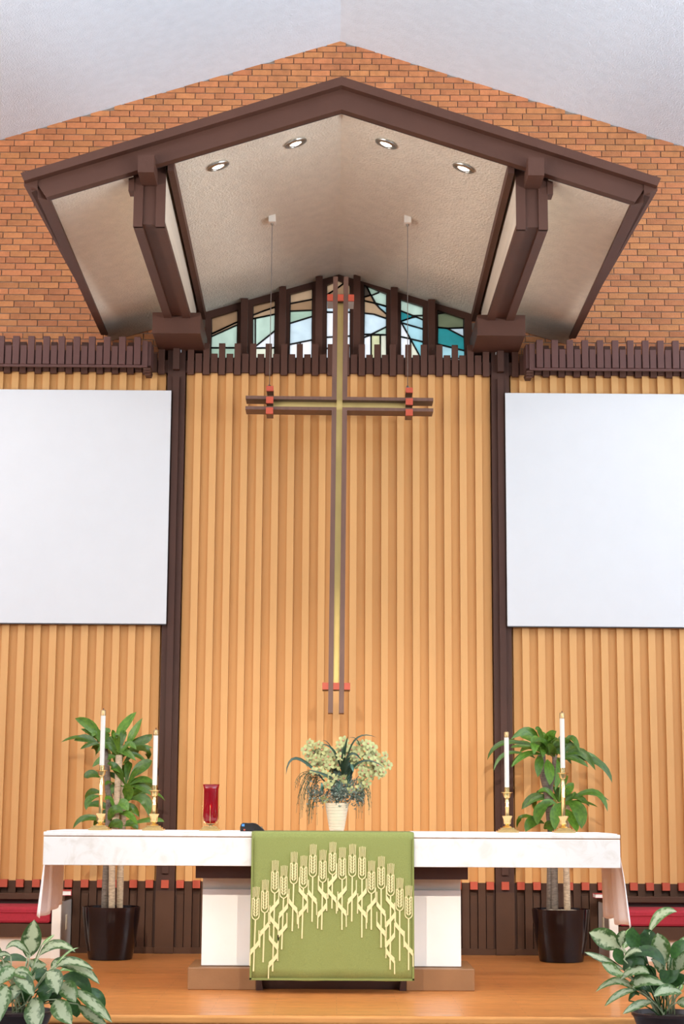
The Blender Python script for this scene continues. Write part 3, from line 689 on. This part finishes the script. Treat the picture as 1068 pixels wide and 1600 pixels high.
obj('glass', G().lathe([(.0, gz), (.030, gz+.004), (.046, gz+.022), (.051, gz+.05), (.050, gz+.15), (.050, gz+.235), (.058, gz+.270), (.056, gz+.270), (.047, gz+.235), (.047, gz+.05), (.042, gz+.026), (.028, gz+.010), (0, gz+.008)], seg=36, cap=False), 'redglass', t, smooth=True)
c_ = obj('candle', G().lathe([(0, gz+.009), (.0095, gz+.009), (.0095, gz+.105), (.0, gz+.107)], seg=14), 'plate', t, smooth='auto')
obj('flame', G().lathe([(0, gz+.107), (.006, gz+.115), (.0055, gz+.123), (.0, gz+.142)], seg=12), 'flame', t, smooth=True)

# ------------------------------------------------------------------ black dispenser
t = thing('tape_dispenser', 'small glossy black humped dispenser between the red lamp and green cloth', 'dispenser', (-.575, -2.9, ZA+.0035))
prof = [(-.083, 0), (-.084, .03), (-.078, .050), (-.066, .058), (-.030, .056), (0, .058), (.020, .055), (.038, .046), (.052, .033), (.062, .025), (.074, .018), (.083, .006), (.083, 0)]
obj('body', G().prism([(x, -.03, z) for x, z in prof], (0, .06, 0)), 'blackplastic', t, bevel=.009, smooth='auto')
obj('core', G().tube([(-.015, -.033, .03), (-.015, .033, .03)], .017, 20), 'blackplastic', t, smooth='auto')
obj('cutter', G().prism([(.056, -.022, .030), (.066, -.022, .022), (.070, -.022, .026), (.060, -.022, .036)], (0, .044, 0)), 'steel', t)
obj('blue_mark', G().box(-.072, -.054, -.034, -.030, .034, .050), 'bluemark', t)
obj('red_mark', G().box(-.060, -.048, -.034, -.030, .006, .016), 'red', t)

# ================================================================== plant helpers
def leafmesh(base, mid, tip, width, nrm, fold=.18, nseg=9, peak=.55, twist=0., root=None, rr=.004):
    b, mpt, tp = V(base), V(mid), V(tip); c = mpt*2-(b+tp)*.5
    L = (mpt-b).length+(tp-mpt).length
    vs, fs, uvs = [], [], []
    def P(s): return b*(1-s)**2+c*2*s*(1-s)+tp*s*s
    AC = (-1, -.55, 0, .55, 1)
    for i in range(nseg+1):
        s = i/nseg; p = P(s); T = (P(min(1, s+.02))-P(max(0, s-.02))).normalized()
        N = V(nrm); N = (N-T*N.dot(T))
        if N.length < 1e-3: N = V((0, 0, 1))
        N.normalize(); Sd = T.cross(N).normalized()
        if twist:
            q = Matrix.Rotation(twist*(s-.4), 3, T); N = q @ N; Sd = q @ Sd
        e = math.log(.5)/math.log(peak); wd = width*.5*max(.0, math.sin(math.pi*s**e))**.72
        if s == 0: wd = width*.07
        for a in AC:
            vs.append(p+Sd*(a*wd)+N*(fold*wd*abs(a)**1.2)+N*(.05*wd*math.sin(s*11+a*3)))
            uvs.append((s, .5+a*.5))
    nA = len(AC)
    for i in range(nseg):
        for j in range(nA-1): fs.append((i*nA+j, i*nA+j+1, (i+1)*nA+j+1, (i+1)*nA+j))
    if root is not None:
        r = V(root); T0 = (P(.06)-b).normalized(); pts = []
        cc = (r+b)*.5+V((0, 0, .18*(b-r).length))
        for i in range(6):
            q = i/5; pts.append(r*(1-q)**2+cc*2*q*(1-q)+b*q*q)
        gg = G().tube(pts, rr, 5); o_ = len(vs); vs += [V(x) for x in gg.v]; fs += [tuple(o_+k for k in f) for f in gg.f]; uvs += [(.5, .5)]*len(gg.v)
    me = bpy.data.meshes.new('leaf'); me.from_pydata([tuple(v) for v in vs], [], fs); ul = me.uv_layers.new(name='UVMap')
    for lp in me.loops: ul.data[lp.index].uv = uvs[lp.vertex_index]
    for p in me.polygons: p.use_smooth = True
    return me
def add_leaf(t, me, mt, name='leaf'):
    o = obj(name, me, mt, t); o.location = -V(t.location); return o
R_ = random.Random(11)
def pot(t, cx, cy, z0, prof, mt, soilz, soilr, smt):
    part('pot', G().lathe([(r, z0+z) for r, z in prof], cx, cy, 40), mt, t, smooth='auto')
    g = G(); rings = [(0, .02), (.4, .015), (.75, .006), (1, -.004)]; n = 28
    g.v.append((cx, cy, soilz+.022))
    for k, (q, dz) in enumerate(rings[1:]):
        for j in range(n):
            a = 2*math.pi*j/n; g.v.append((cx+q*soilr*math.cos(a), cy+q*soilr*math.sin(a), soilz+dz+R_.uniform(-.006, .01)))
    for j in range(n): g.f.append((0, 1+j, 1+(j+1) % n))
    for k in range(2):
        for j in range(n): g.f.append((1+k*n+j, 1+(k+1)*n+j, 1+(k+1)*n+(j+1) % n, 1+k*n+(j+1) % n))
    part('soil', g, smt, t, smooth=True)

# ------------------------------------------------------------------ two dracaenas behind the altar
PY = -.62
POTP = [(.168, 0), (.175, .004), (.205, .16), (.226, .33), (.232, .405), (.234, .412), (.222, .412), (.216, .36), (.0, .36)]
def dracaena(cx, label, sc, zx, zy, leaves, canes, soilmt, crowns):
    t = thing('potted_dracaena', label, 'plant', (cx, PY, 0), 'potted dracaenas behind the altar')
    pot(t, cx, PY, 0, POTP, 'pot', .385 if soilmt == 'moss' else .372, .212, soilmt)
    for pts, rad, mt in canes:
        P = [at(u, v, PY+dy) for u, v, dy in pts]; P[0].z = .36
        Q = []
        for a, b in zip(P, P[1:]):
            for k in range(4): Q.append(a.lerp(b, k/4))
        Q.append(P[-1]); part('cane', G().tube(Q, [rad*(1+R_.uniform(-.06, .06)) for _ in Q], 10), mt, t, smooth=True)
    for i, L in enumerate(leaves):
        bx, by, mx, my, tx, ty, wd = L[:7]
        d = R_.uniform(-.22, .30) if len(L) < 8 else L[7]
        conv = lambda x, y, dy: at(zx+sc*x, zy+sc*y, PY+dy)
        b = conv(bx, by, d*.15); m_ = conv(mx, my, d*.6); tp = conv(tx, ty, d)
        if abs(tp.y-PY) > .4: tp.y = PY
        wdm = wd*sc*14.3/FPX*1.18
        N = V((R_.uniform(-.4, .4), -1, .40+R_.uniform(-.2, .35)))
        add_leaf(t, leafmesh(b, m_, tp, wdm, N, twist=R_.uniform(-.7, .7), fold=.16), 'dracaena')
    for u, v, n in crowns:                # the shorter leaves that fill each crown
        for k in range(n):
            a = math.radians(-25+230*(k+R_.uniform(.1, .9))/n); L = R_.uniform(32, 56); d = R_.uniform(-.26, .22)
            du, dv = math.cos(a), -math.sin(a)
            b = at(u+du*3, v+dv*3, PY+d*.1); m_ = at(u+du*L*.55, v+dv*L*.55-6, PY+d*.6); tp = at(u+du*L, v+dv*L*.9+R_.uniform(0, 14), PY+d)
            add_leaf(t, leafmesh(b, m_, tp, R_.uniform(9, 14)*14.3/FPX, V((R_.uniform(-.5, .5), -1, .5)), twist=R_.uniform(-.8, .8), fold=.2), 'dracaena')
    return t
LD = [(435, 330, 470, 240, 545, 150, 50), (490, 330, 530, 270, 578, 185, 50), (430, 320, 418, 280, 410, 250, 25), (480, 320, 580, 310, 632, 275, 45), (345, 310, 290, 230, 202, 187, 50), (345, 320, 290, 270, 235, 245, 20),
 (345, 345, 235, 292, 125, 320, 24), (345, 330, 290, 330, 232, 358, 22), (335, 300, 318, 345, 320, 398, 44), (440, 400, 410, 330, 385, 290, 62), (400, 450, 385, 400, 380, 360, 42), (470, 400, 540, 350, 635, 350, 30),
 (500, 372, 590, 360, 610, 420, 45), (470, 440, 520, 390, 560, 360, 32), (500, 530, 570, 460, 632, 420, 55), (480, 350, 492, 335, 495, 380, 38), (450, 480, 440, 400, 430, 370, 55), (360, 520, 295, 497, 253, 515, 45),
 (350, 600, 290, 600, 260, 640, 42), (345, 620, 285, 635, 265, 698, 32), (490, 520, 490, 540, 492, 580, 46), (440, 560, 438, 600, 428, 655, 50), (500, 560, 545, 550, 560, 620, 60), (490, 590, 520, 597, 545, 630, 46),
 (510, 560, 600, 545, 640, 580, 32), (500, 640, 590, 640, 615, 735, 52), (520, 640, 620, 595, 705, 645, 22), (390, 760, 420, 700, 470, 710, 52), (400, 770, 270, 735, 192, 800, 26), (400, 775, 290, 745, 240, 765, 20),
 (390, 790, 430, 772, 465, 800, 50), (470, 790, 515, 772, 555, 805, 45), (470, 785, 620, 750, 700, 762, 24), (480, 660, 500, 600, 480, 550, 58), (460, 690, 470, 620, 470, 560, 60), (455, 420, 470, 370, 480, 340, 45),
 (420, 560, 400, 540, 370, 560, 36), (430, 650, 470, 660, 500, 700, 48), (440, 700, 480, 700, 520, 690, 34), (350, 860, 300, 890, 270, 930, 55), (440, 900, 300, 905, 225, 970, 34), (430, 905, 425, 960, 418, 1020, 40), (480, 900, 500, 930, 490, 970, 34),
 (470, 500, 440, 470, 400, 470, 40), (410, 330, 360, 300, 330, 320, 44), (530, 590, 560, 560, 610, 510, 34), (440, 610, 400, 590, 370, 600, 40)]
dracaena(-1.797, 'leafy dracaena in a glossy black pot behind the left end of the altar', .281, 60, 1070, LD, [
 ([(163, 1420, 0), (166, 1354, 0), (171, 1252, 0), (163, 1165, .02)], .028, 'trunk_dark'), ([(174.5, 1422, -.05), (175, 1354, -.05), (182, 1260, -.03), (186, 1180, 0)], .027, 'trunk'), ([(187, 1420, .03), (188, 1354, .03), (192, 1270, .03), (190, 1215, .02)], .027, 'trunk')], 'soil', [(186, 1182, 6), (160, 1168, 4), (197, 1228, 8), (182, 1272, 7)])
RD = [(420, 420, 360, 300, 235, 350, 45), (400, 410, 330, 370, 235, 378, 20), (390, 400, 290, 392, 235, 405, 20), (400, 400, 190, 372, 85, 485, 30), (390, 470, 320, 450, 235, 525, 32), (380, 465, 210, 440, 125, 555, 22),
 (450, 400, 400, 360, 385, 450, 62, -.25), (450, 400, 440, 330, 430, 298, 52), (455, 430, 480, 345, 530, 298, 58), (480, 440, 510, 380, 525, 335, 60), (450, 430, 445, 410, 440, 470, 42, -.2), (440, 460, 418, 500, 410, 595, 50, -.2), (470, 480, 482, 545, 485, 645, 60, -.25),
 (530, 480, 545, 560, 520, 680, 38), (560, 450, 620, 340, 680, 430, 36), (560, 460, 630, 395, 675, 475, 46), (560, 480, 680, 430, 780, 550, 46), (560, 480, 720, 445, 850, 550, 32), (560, 480, 780, 490, 887, 630, 40), (560, 490, 650, 455, 720, 470, 16),
 (570, 760, 600, 680, 640, 630, 52), (580, 760, 630, 710, 655, 690, 18), (590, 760, 720, 695, 870, 745, 24), (600, 750, 770, 690, 858, 815, 42), (600, 750, 700, 752, 795, 785, 24), (590, 750, 670, 800, 690, 925, 78, -.25), (590, 800, 630, 860, 660, 945, 62, -.2),
 (560, 760, 525, 820, 520, 935, 62, -.25), (490, 750, 425, 800, 410, 900, 62, -.25), (480, 740, 400, 735, 390, 810, 32), (480, 700, 420, 690, 400, 740, 28), (480, 740, 390, 725, 305, 800, 58), (450, 890, 320, 845, 275, 920, 30), (450, 890, 380, 875, 330, 945, 62, -.2),
 (450, 925, 480, 900, 500, 945, 60, -.2), (500, 640, 530, 620, 545, 560, 42), (490, 760, 480, 720, 440, 700, 38), (500, 420, 560, 370, 600, 350, 44), (470, 420, 430, 380, 370, 350, 40), (530, 440, 590, 400, 640, 400, 36), (510, 460, 500, 420, 470, 380, 50, -.2),
 (540, 740, 500, 720, 470, 760, 44), (590, 780, 560, 820, 570, 880, 50), (520, 470, 550, 500, 560, 560, 40)]
dracaena(1.813, 'arching dracaena in a glossy black pot behind the right end of the altar', .2434, 740, 1070, RD, [
 ([(866, 1424, 0), (865, 1354, 0), (858, 1272, 0), (854, 1236, 0), (847, 1206, 0), (846, 1180, .02)], .030, 'trunk_dark'), ([(886, 1424, -.04), (884, 1354, -.04), (884, 1280, 0), (886, 1250, .02)], .026, 'trunk'), ([(854, 1240, 0), (860, 1225, 0), (866, 1205, 0), (866, 1180, 0)], .020, 'trunk_dark')], 'moss', [(852, 1180, 8), (868, 1185, 4), (872, 1256, 8)])

# ------------------------------------------------------------------ two variegated plants on the floor before the platform
FP = [(.10, 0), (.112, .004), (.150, .20), (.172, .262), (.180, .268), (.182, .285), (.170, .285), (.160, .25), (0, .25)]
def aglaonema(pu, pv, label, sc, zx, zy, leaves, top):
    yy = -5.0; c = at(pu, pv, yy); z0 = -.17
    t = thing('variegated_plant', label, 'plant', (c.x, yy, z0), 'variegated plants in the foreground')
    k = (top-z0)/.285
    pot(t, c.x, yy, z0, [(r*1.06, z*k) for r, z in FP], 'frontpot', top-.03, .165, 'soil')
    for i, L in enumerate(leaves):
        bx, by, mx, my, tx, ty, wd = L[:7]; kind = L[7] if len(L) > 7 else 'v'; d = L[8] if len(L) > 8 else R_.uniform(-.16, .12)
        conv = lambda x, y, dy: at(zx+sc*x, zy+sc*y, yy+dy)
        b = conv(bx, by, d*.4); m_ = conv(mx, my, d*.8); tp = conv(tx, ty, d*1.1)
        N = V((R_.uniform(-.35, .35), -.85, .5)) if kind != 'u' else V((.05, -1, .1))
        root = V((c.x+R_.uniform(-.05, .05), yy+R_.uniform(-.04, .04), top-.03))
        me = leafmesh(b, m_, tp, wd*sc*10/FPX*1.1, N, fold=.12, peak=.48, twist=R_.uniform(-.3, .3), root=root)
        add_leaf(t, me, {'v': 'aglaonema', 'u': 'aglaonema', 'd': 'aglaonema_dark', 'n': 'aglaonema_new'}[kind])
    return t
LA = [(230, 460, 262, 310, 287, 142, 152, 'u', .02), (345, 360, 400, 310, 455, 268, 26, 'n'), (250, 440, 140, 345, 45, 395, 60), (330, 440, 470, 350, 630, 415, 80), (470, 540, 600, 490, 782, 560, 72), (470, 520, 660, 545, 832, 685, 88, 'v', -.1),
 (500, 640, 660, 640, 760, 800, 100, 'd'), (650, 740, 810, 760, 872, 885, 62, 'd', .05), (390, 580, 455, 640, 478, 770, 135, 'v', -.16), (500, 690, 570, 730, 632, 835, 135, 'v', -.12), (610, 720, 770, 840, 935, 1005, 105, 'v', -.15), (650, 850, 770, 950, 890, 1020, 85, 'v', -.1),
 (470, 810, 510, 900, 600, 1020, 145, 'v', -.2), (270, 800, 290, 920, 310, 1090, 165, 'v', -.24), (110, 575, 180, 585, 272, 640, 100, 'v', -.1), (110, 600, 200, 660, 282, 785, 115, 'v', -.15), (250, 480, 300, 520, 390, 520, 95), (260, 660, 320, 590, 392, 545, 95),
 (200, 680, 130, 730, 72, 855, 115, 'v', -.14), (130, 560, 60, 590, -10, 690, 105, 'v', -.1), (90, 520, 20, 545, -80, 600, 95), (90, 450, 20, 430, -60, 480, 44), (60, 700, 20, 800, -10, 1010, 125, 'v', -.2), (20, 690, -60, 740, -120, 880, 110, 'v', -.1),
 (230, 490, 120, 460, 20, 482, 64, 'd'), (430, 550, 490, 490, 610, 460, 62), (500, 570, 600, 550, 645, 630, 60, 'n'), (320, 690, 370, 740, 340, 840, 125, 'd', -.05), (420, 600, 540, 440, 658, 378, 20, 'n'), (160, 700, 210, 760, 180, 840, 120, 'd', .0), (400, 690, 450, 760, 420, 860, 130, 'd', .0),
 (40, 600, -40, 560, -150, 560, 95), (60, 760, 0, 740, -140, 800, 110), (300, 560, 350, 620, 340, 700, 110, 'd', -.02), (560, 780, 620, 870, 640, 960, 100, 'd', 0), (230, 560, 200, 600, 200, 690, 100, 'd', 0), (20, 480, -60, 380, -160, 370, 80)]
aglaonema(30, 1576, 'variegated green and white leafy plant at the bottom left corner', .1873, 0, 1410, LA, .085)
RA = [(740, 340, 860, 165, 1002, 148, 92, 'v', .05), (470, 490, 330, 400, 178, 340, 172, 'u', -.02), (500, 490, 540, 400, 560, 300, 92, 'n'), (480, 470, 480, 390, 520, 325, 85), (640, 510, 590, 400, 592, 292, 130, 'd', -.02), (700, 530, 725, 410, 700, 308, 172, 'd', .02), (885, 640, 845, 480, 820, 345, 172, 'u', -.05),
 (950, 580, 1010, 490, 1110, 425, 112, 'd'), (1000, 720, 1040, 610, 1110, 520, 125, 'v', -.06), (500, 690, 310, 595, 132, 525, 66), (500, 730, 400, 690, 296, 630, 112), (510, 640, 450, 560, 430, 485, 115, 'd', -.04), (500, 590, 590, 515, 675, 527, 62, 'v', -.12), (560, 570, 750, 520, 892, 660, 105, 'd', -.1),
 (500, 690, 600, 600, 695, 650, 115, 'd', -.08), (480, 775, 620, 690, 745, 730, 95, 'v', -.1), (560, 810, 650, 780, 745, 700, 95, 'd', -.08), (600, 890, 440, 795, 238, 900, 72, 'v', -.05), (640, 880, 470, 915, 322, 1038, 58, 'v', -.08), (770, 990, 640, 1020, 492, 1108, 74, 'v', -.15), (590, 860, 700, 790, 905, 840, 105, 'v', -.12),
 (770, 910, 680, 840, 590, 890, 75, 'd'), (1045, 905, 920, 880, 782, 940, 115, 'v', -.2), (860, 730, 830, 650, 755, 590, 95, 'v', -.06), (850, 690, 930, 760, 1025, 690, 130, 'd', -.12), (890, 850, 1000, 790, 1090, 760, 115, 'd', -.1), (550, 980, 600, 910, 650, 935, 44, 'd'), (980, 910, 1030, 860, 1050, 825, 44, 'n'),
 (960, 690, 965, 620, 988, 555, 54), (1060, 640, 1150, 600, 1250, 650, 120), (1040, 820, 1160, 800, 1270, 900, 120), (1020, 560, 1080, 440, 1180, 380, 110), (1000, 1000, 1100, 1010, 1200, 1100, 120), (700, 660, 740, 720, 720, 800, 120, 'd', 0), (820, 760, 780, 830, 800, 900, 120, 'd', 0), (640, 700, 660, 620, 700, 560, 110, 'd', .03), (900, 560, 940, 640, 930, 730, 90, 'v', .02)]
aglaonema(1040, 1582, 'variegated green and white leafy plant at the bottom right corner', .1667, 890, 1400, RA, .092)

# ================================================================== orchid arrangement
FY = -2.56
fa = thing('orchid_arrangement', 'pale green orchid arrangement in a ribbed cream pot on the altar', 'flowers', (0, FY, ZA+.0035))
vs = [(.047, 0)]
for k in range(16):
    z = .010+k*.011; r = .050+(.083-.050)*(z/.19); vs += [(r-.001, z), (r+.0022, z+.003), (r+.0022, z+.007)]
vs += [(.083, .190), (.084, .196), (.078, .196), (.074, .16), (0, .16)]
part('pot', G().lathe([(r, z+ZA+.0035) for r, z in vs], 0, FY, 40), 'vase', fa, smooth='auto')
part('foam', G().lathe([(.076, ZA+.165), (.06, ZA+.195), (0, ZA+.205)], 0, FY, 20), 'blade', fa, smooth=True)
fpx = lambda x, y, dy=0: at(440+.1685*x, 1140+.1685*y, FY+dy)
# one orchid bloom: five petals, lip as a sub-part
def bloom_mesh():
    g = G()
    for k in range(5):
        a = math.radians(90+72*k); wd = .0135 if k in (1, 4) else .0105; L = .036 if k in (1, 4) else .034
        ca, sa = math.cos(a), math.sin(a); i0 = len(g.v)
        for i, (s, ww, zz) in enumerate(((0, .25, 0), (.35, .9, .005), (.65, 1, .004), (.9, .6, .0), (1.0, .12, -.004))):
            for q in (-1, 0, 1):
                x, y = s*L, q*ww*wd; g.v.append((ca*x-sa*y, sa*x+ca*y, zz-abs(q)*-.003))
        for i in range(4):
            for j in range(2): g.f.append((i0+i*3+j, i0+i*3+j+1, i0+(i+1)*3+j+1, i0+(i+1)*3+j))
    me = g.mesh('bloom'); me.materials.append(M['petal'])
    for p in me.polygons: p.use_smooth = True
    return me
bme = bloom_mesh()
lg = G().lathe([(.002, 0), (.005, .005), (.0065, .012), (.004, .013), (0, .007)], seg=10, cap=False)
lme = lg.mesh('lip'); lme.materials.append(M['lip'])
for p in lme.polygons: p.use_smooth = True
BL_ = [(225, 190), (285, 150), (345, 140), (262, 122), (325, 260), (268, 305), (360, 225), (385, 280), (445, 330), (430, 255), (360, 385), (300, 385), (455, 210), (495, 400), (470, 450), (430, 510), (482, 525), (570, 450), (580, 515), (640, 560), (400, 650),
       (535, 140), (572, 102), (550, 195), (600, 165), (640, 190), (665, 295), (710, 225), (735, 145), (795, 135), (800, 262), (790, 185), (870, 235), (855, 290), (800, 380), (755, 420), (740, 485), (785, 505), (860, 385), (905, 360), (935, 395), (955, 240), (985, 330), (900, 415), (650, 255), (705, 330), (520, 330), (760, 330), (830, 330), (920, 300), (400, 330), (330, 320), (300, 215), (480, 280), (410, 420), (520, 470), (610, 230), (690, 190), (760, 240), (830, 220), (740, 380), (820, 430), (690, 260), (540, 250), (470, 370), (380, 190), (250, 250), (840, 165), (880, 330), (720, 540)]
for (x, y) in BL_:
    dy = R_.uniform(-.11, .05); p = fpx(x, y, dy)
    o = obj('bloom', bme, None, fa); o.location = p-V(fa.location)
    n = V(((x-540)/500+R_.uniform(-.35, .35), -1, R_.uniform(-.25, .35)-(y-330)/900)).normalized()
    o.rotation_euler = (n.to_track_quat('Z', 'Y') @ Matrix.Rotation(R_.uniform(-.5, .5), 3, 'Z').to_quaternion()).to_euler()
    s_ = R_.uniform(.85, 1.15)*1.12; o.scale = (s_, s_, s_)
    obj('lip', lme, None, o)
hub = V((0, FY, ZA+.19))
def stem(pts, r): part('stem', G().tube(pts, r, 6), 'blueleaf', fa, smooth=True)
for (x, y) in ((300, 200), (440, 420), (560, 160), (760, 200), (880, 330), (620, 540), (720, 450)):
    e = fpx(x, y, .02); mid_ = hub.lerp(e, .55)+V((0, 0, .05)); stem([hub, mid_, e], .0028)
for (a, b, c, wd) in (((550, 380), (475, 190), (360, 138), 18), ((560, 390), (580, 210), (613, 58), 24), ((550, 390), (560, 250), (578, 130), 14), ((600, 330), (690, 85), (880, 74), 15), ((590, 470), (740, 295), (950, 350), 20), ((430, 520), (150, 270), (38, 425), 26), ((560, 400), (640, 225), (752, 305), 22),
                     ((520, 300), (440, 140), (375, 103), 8), ((740, 240), (700, 100), (620, 78), 8), ((560, 420), (590, 330), (640, 250), 45), ((540, 500), (400, 420), (230, 370), 20), ((380, 600), (375, 540), (368, 490), 30), ((640, 300), (650, 345), (665, 395), 26)):
    m_ = 'blueleaf' if wd in (30, 26) and a[0] != 430 else 'blade'
    add_leaf(fa, leafmesh(fpx(*a), fpx(*b, R_.uniform(-.15, -.09)), fpx(*c, R_.uniform(-.17, -.10)), wd*.1685*12.4/FPX*1.15, (R_.uniform(-.3, .3), -1, .3), fold=.3, peak=.4), m_, 'blade')
for k in range(14):                       # dark leaves that close the middle of the bouquet
    a = (R_.uniform(470, 620), R_.uniform(560, 640)); c = (a[0]+R_.uniform(-190, 190), R_.uniform(250, 520)); b = ((a[0]+c[0])/2, (a[1]+c[1])/2-R_.uniform(0, 40))
    add_leaf(fa, leafmesh(fpx(*a), fpx(*b, .02), fpx(*c, R_.uniform(0, .06)), R_.uniform(45, 75)*.1685*12.4/FPX, (R_.uniform(-.4, .4), -1, .3), fold=.25, peak=.45), R_.choice(['blade', 'blade', 'blueleaf']), 'blade')
# trailing strands and grey filler: nobody could count them
g = G()
def strand(x0, y0, x1, y1, dy):
    a = fpx(x0, y0, 0); b = fpx(x1, y1, dy); c = fpx(x1+(x0-x1)*.15, y0-25, dy*.7)
    pts = [a*(1-q)**2+c*2*q*(1-q)+b*q*q for q in [k/8 for k in range(9)]]
    pts = [p+V((R_.uniform(-.003, .003), 0, 0)) for p in pts]; g.tube(pts, [.0022]*3+[.0018]*4+[.001]*2, 4)
    for k in range(2, 8):
        for _ in range(2):
            p = pts[k]; g.tube([p, p+V((R_.uniform(-.010, .010), R_.uniform(-.008, .008), -R_.uniform(.008, .02)))], [.0016, .0006], 4)
for k in range(16): strand(R_.uniform(260, 420), R_.uniform(380, 480), R_.uniform(128, 345), R_.uniform(620, 890), R_.uniform(-.1, .06))
for k in range(6): strand(R_.uniform(250, 330), R_.uniform(370, 420), R_.uniform(120, 200), R_.uniform(520, 760), R_.uniform(-.1, .06))
for k in range(14): strand(R_.uniform(680, 780), R_.uniform(450, 560), R_.uniform(690, 845), R_.uniform(620, 890), R_.uniform(-.1, .06))
for k in range(6): strand(R_.uniform(290, 400), R_.uniform(560, 640), R_.uniform(220, 300), R_.uniform(780, 880), R_.uniform(-.08, .06))
o = part('trailing_grass', g, 'trail', fa); o['kind'] = 'stuff'
g = G()
def tuft(x, y, dy):
    p = fpx(x, y, dy)
    for _ in range(3):
        n = V((R_.uniform(-1, 1), R_.uniform(-1, .3), R_.uniform(-1, 1))).normalized(); a = n.orthogonal().normalized(); b = n.cross(a); r = R_.uniform(.003, .0065)
        q = p+V((R_.uniform(-.009, .009), R_.uniform(-.009, .009), R_.uniform(-.009, .009)))
        g.quad(q+a*r*1.7, q+b*r, q-a*r*1.7, q-b*r)
for k in range(420): tuft(max(300, min(750, R_.gauss(540, 110))), R_.gauss(610, 38), R_.uniform(-.11, .08))
for k in range(150): tuft(R_.uniform(235, 380), R_.gauss(580, 55), R_.uniform(-.08, .08))
for k in range(170): tuft(R_.uniform(640, 760), R_.gauss(610, 40), R_.uniform(-.08, .08))
for k in range(120): tuft(R_.uniform(430, 700), R_.gauss(500, 40), R_.uniform(-.02, .1))
o = part('filler_foliage', g, 'filler', fa); o['kind'] = 'stuff'

# ================================================================== benches at both sides
for s, side in ((-1, 'left'), (1, 'right')):
    t = thing('bench', 'built-in %s side bench with red cushion and dark brown rail' % side, 'bench', (s*3.2, -.35, 0), 'red cushioned side benches')
    xe_ = 2.205
    part('seat_box', G().box(s*(xe_+.075), s*4.8, -.575, -.08, 0, .165), 'cream', t)
    part('seat_apron', G().box(s*(xe_+.070), s*4.8, -.61, -.08, .166, .272), 'dado', t)
    part('end_panel', G().box(s*xe_, s*(xe_+.070), -.612, -.052, 0, .445), 'cream', t)
    part('end_side', G().box(s*(xe_-.004), s*xe_, -.600, -.055, 0, .44), 'greyside', t)
    part('arm_shelf', G().box(s*(xe_-.012), s*(xe_+.10), -.50, -.052, .445, .487), 'dado', t, bevel=.004)
    part('back_rail', G().box(s*(xe_+.10), s*4.8, -.165, -.052, .440, .490), 'dado', t, bevel=.004)
    part('backrest_board', G().box(s*(xe_+.072), s*4.8, -.10, -.052, .272, .440), 'altarframe', t)
    part('cushion', G().box(s*(xe_+.085), s*4.75, -.605, -.105, .273, .405), 'cushion', t, bevel=.022)
    part('cushion_piping', G().tube([(s*(xe_+.095), -.608, .362), (s*4.7, -.608, .362)], .005, 6), 'cushion', t)
    pl = part('outlet_plate', G().box(s*(xe_-.010), s*(xe_-.004), -.36, -.29, .21, .33), 'plate', t, bevel=.002)
# hymnals on the arm shelves
for s, y, lab, th in ((-1, -.36, 'red hymn book with white page edges lying on the left bench arm', .040), (1, -.33, 'red hymn book lying on the right bench arm half behind the white linen', .034)):
    t = thing('book', lab, 'book', (s*2.235, y, .487), 'hymn books on the benches')
    obj('back_cover', G().box(-.075, .075, -.11, .11, 0, .004), 'bookred', t)
    obj('pages', G().box(-.071, .070, -.106, .106, .004, th-.004), 'paper', t)
    obj('front_cover', G().box(-.075, .075, -.11, .11, th-.004, th), 'bookred', t)
    obj('spine', G().box(.070, .075, -.11, .11, .004, th-.004), 'bookred', t)
    t.rotation_euler = (0, 0, math.radians(8 if s < 0 else 90))
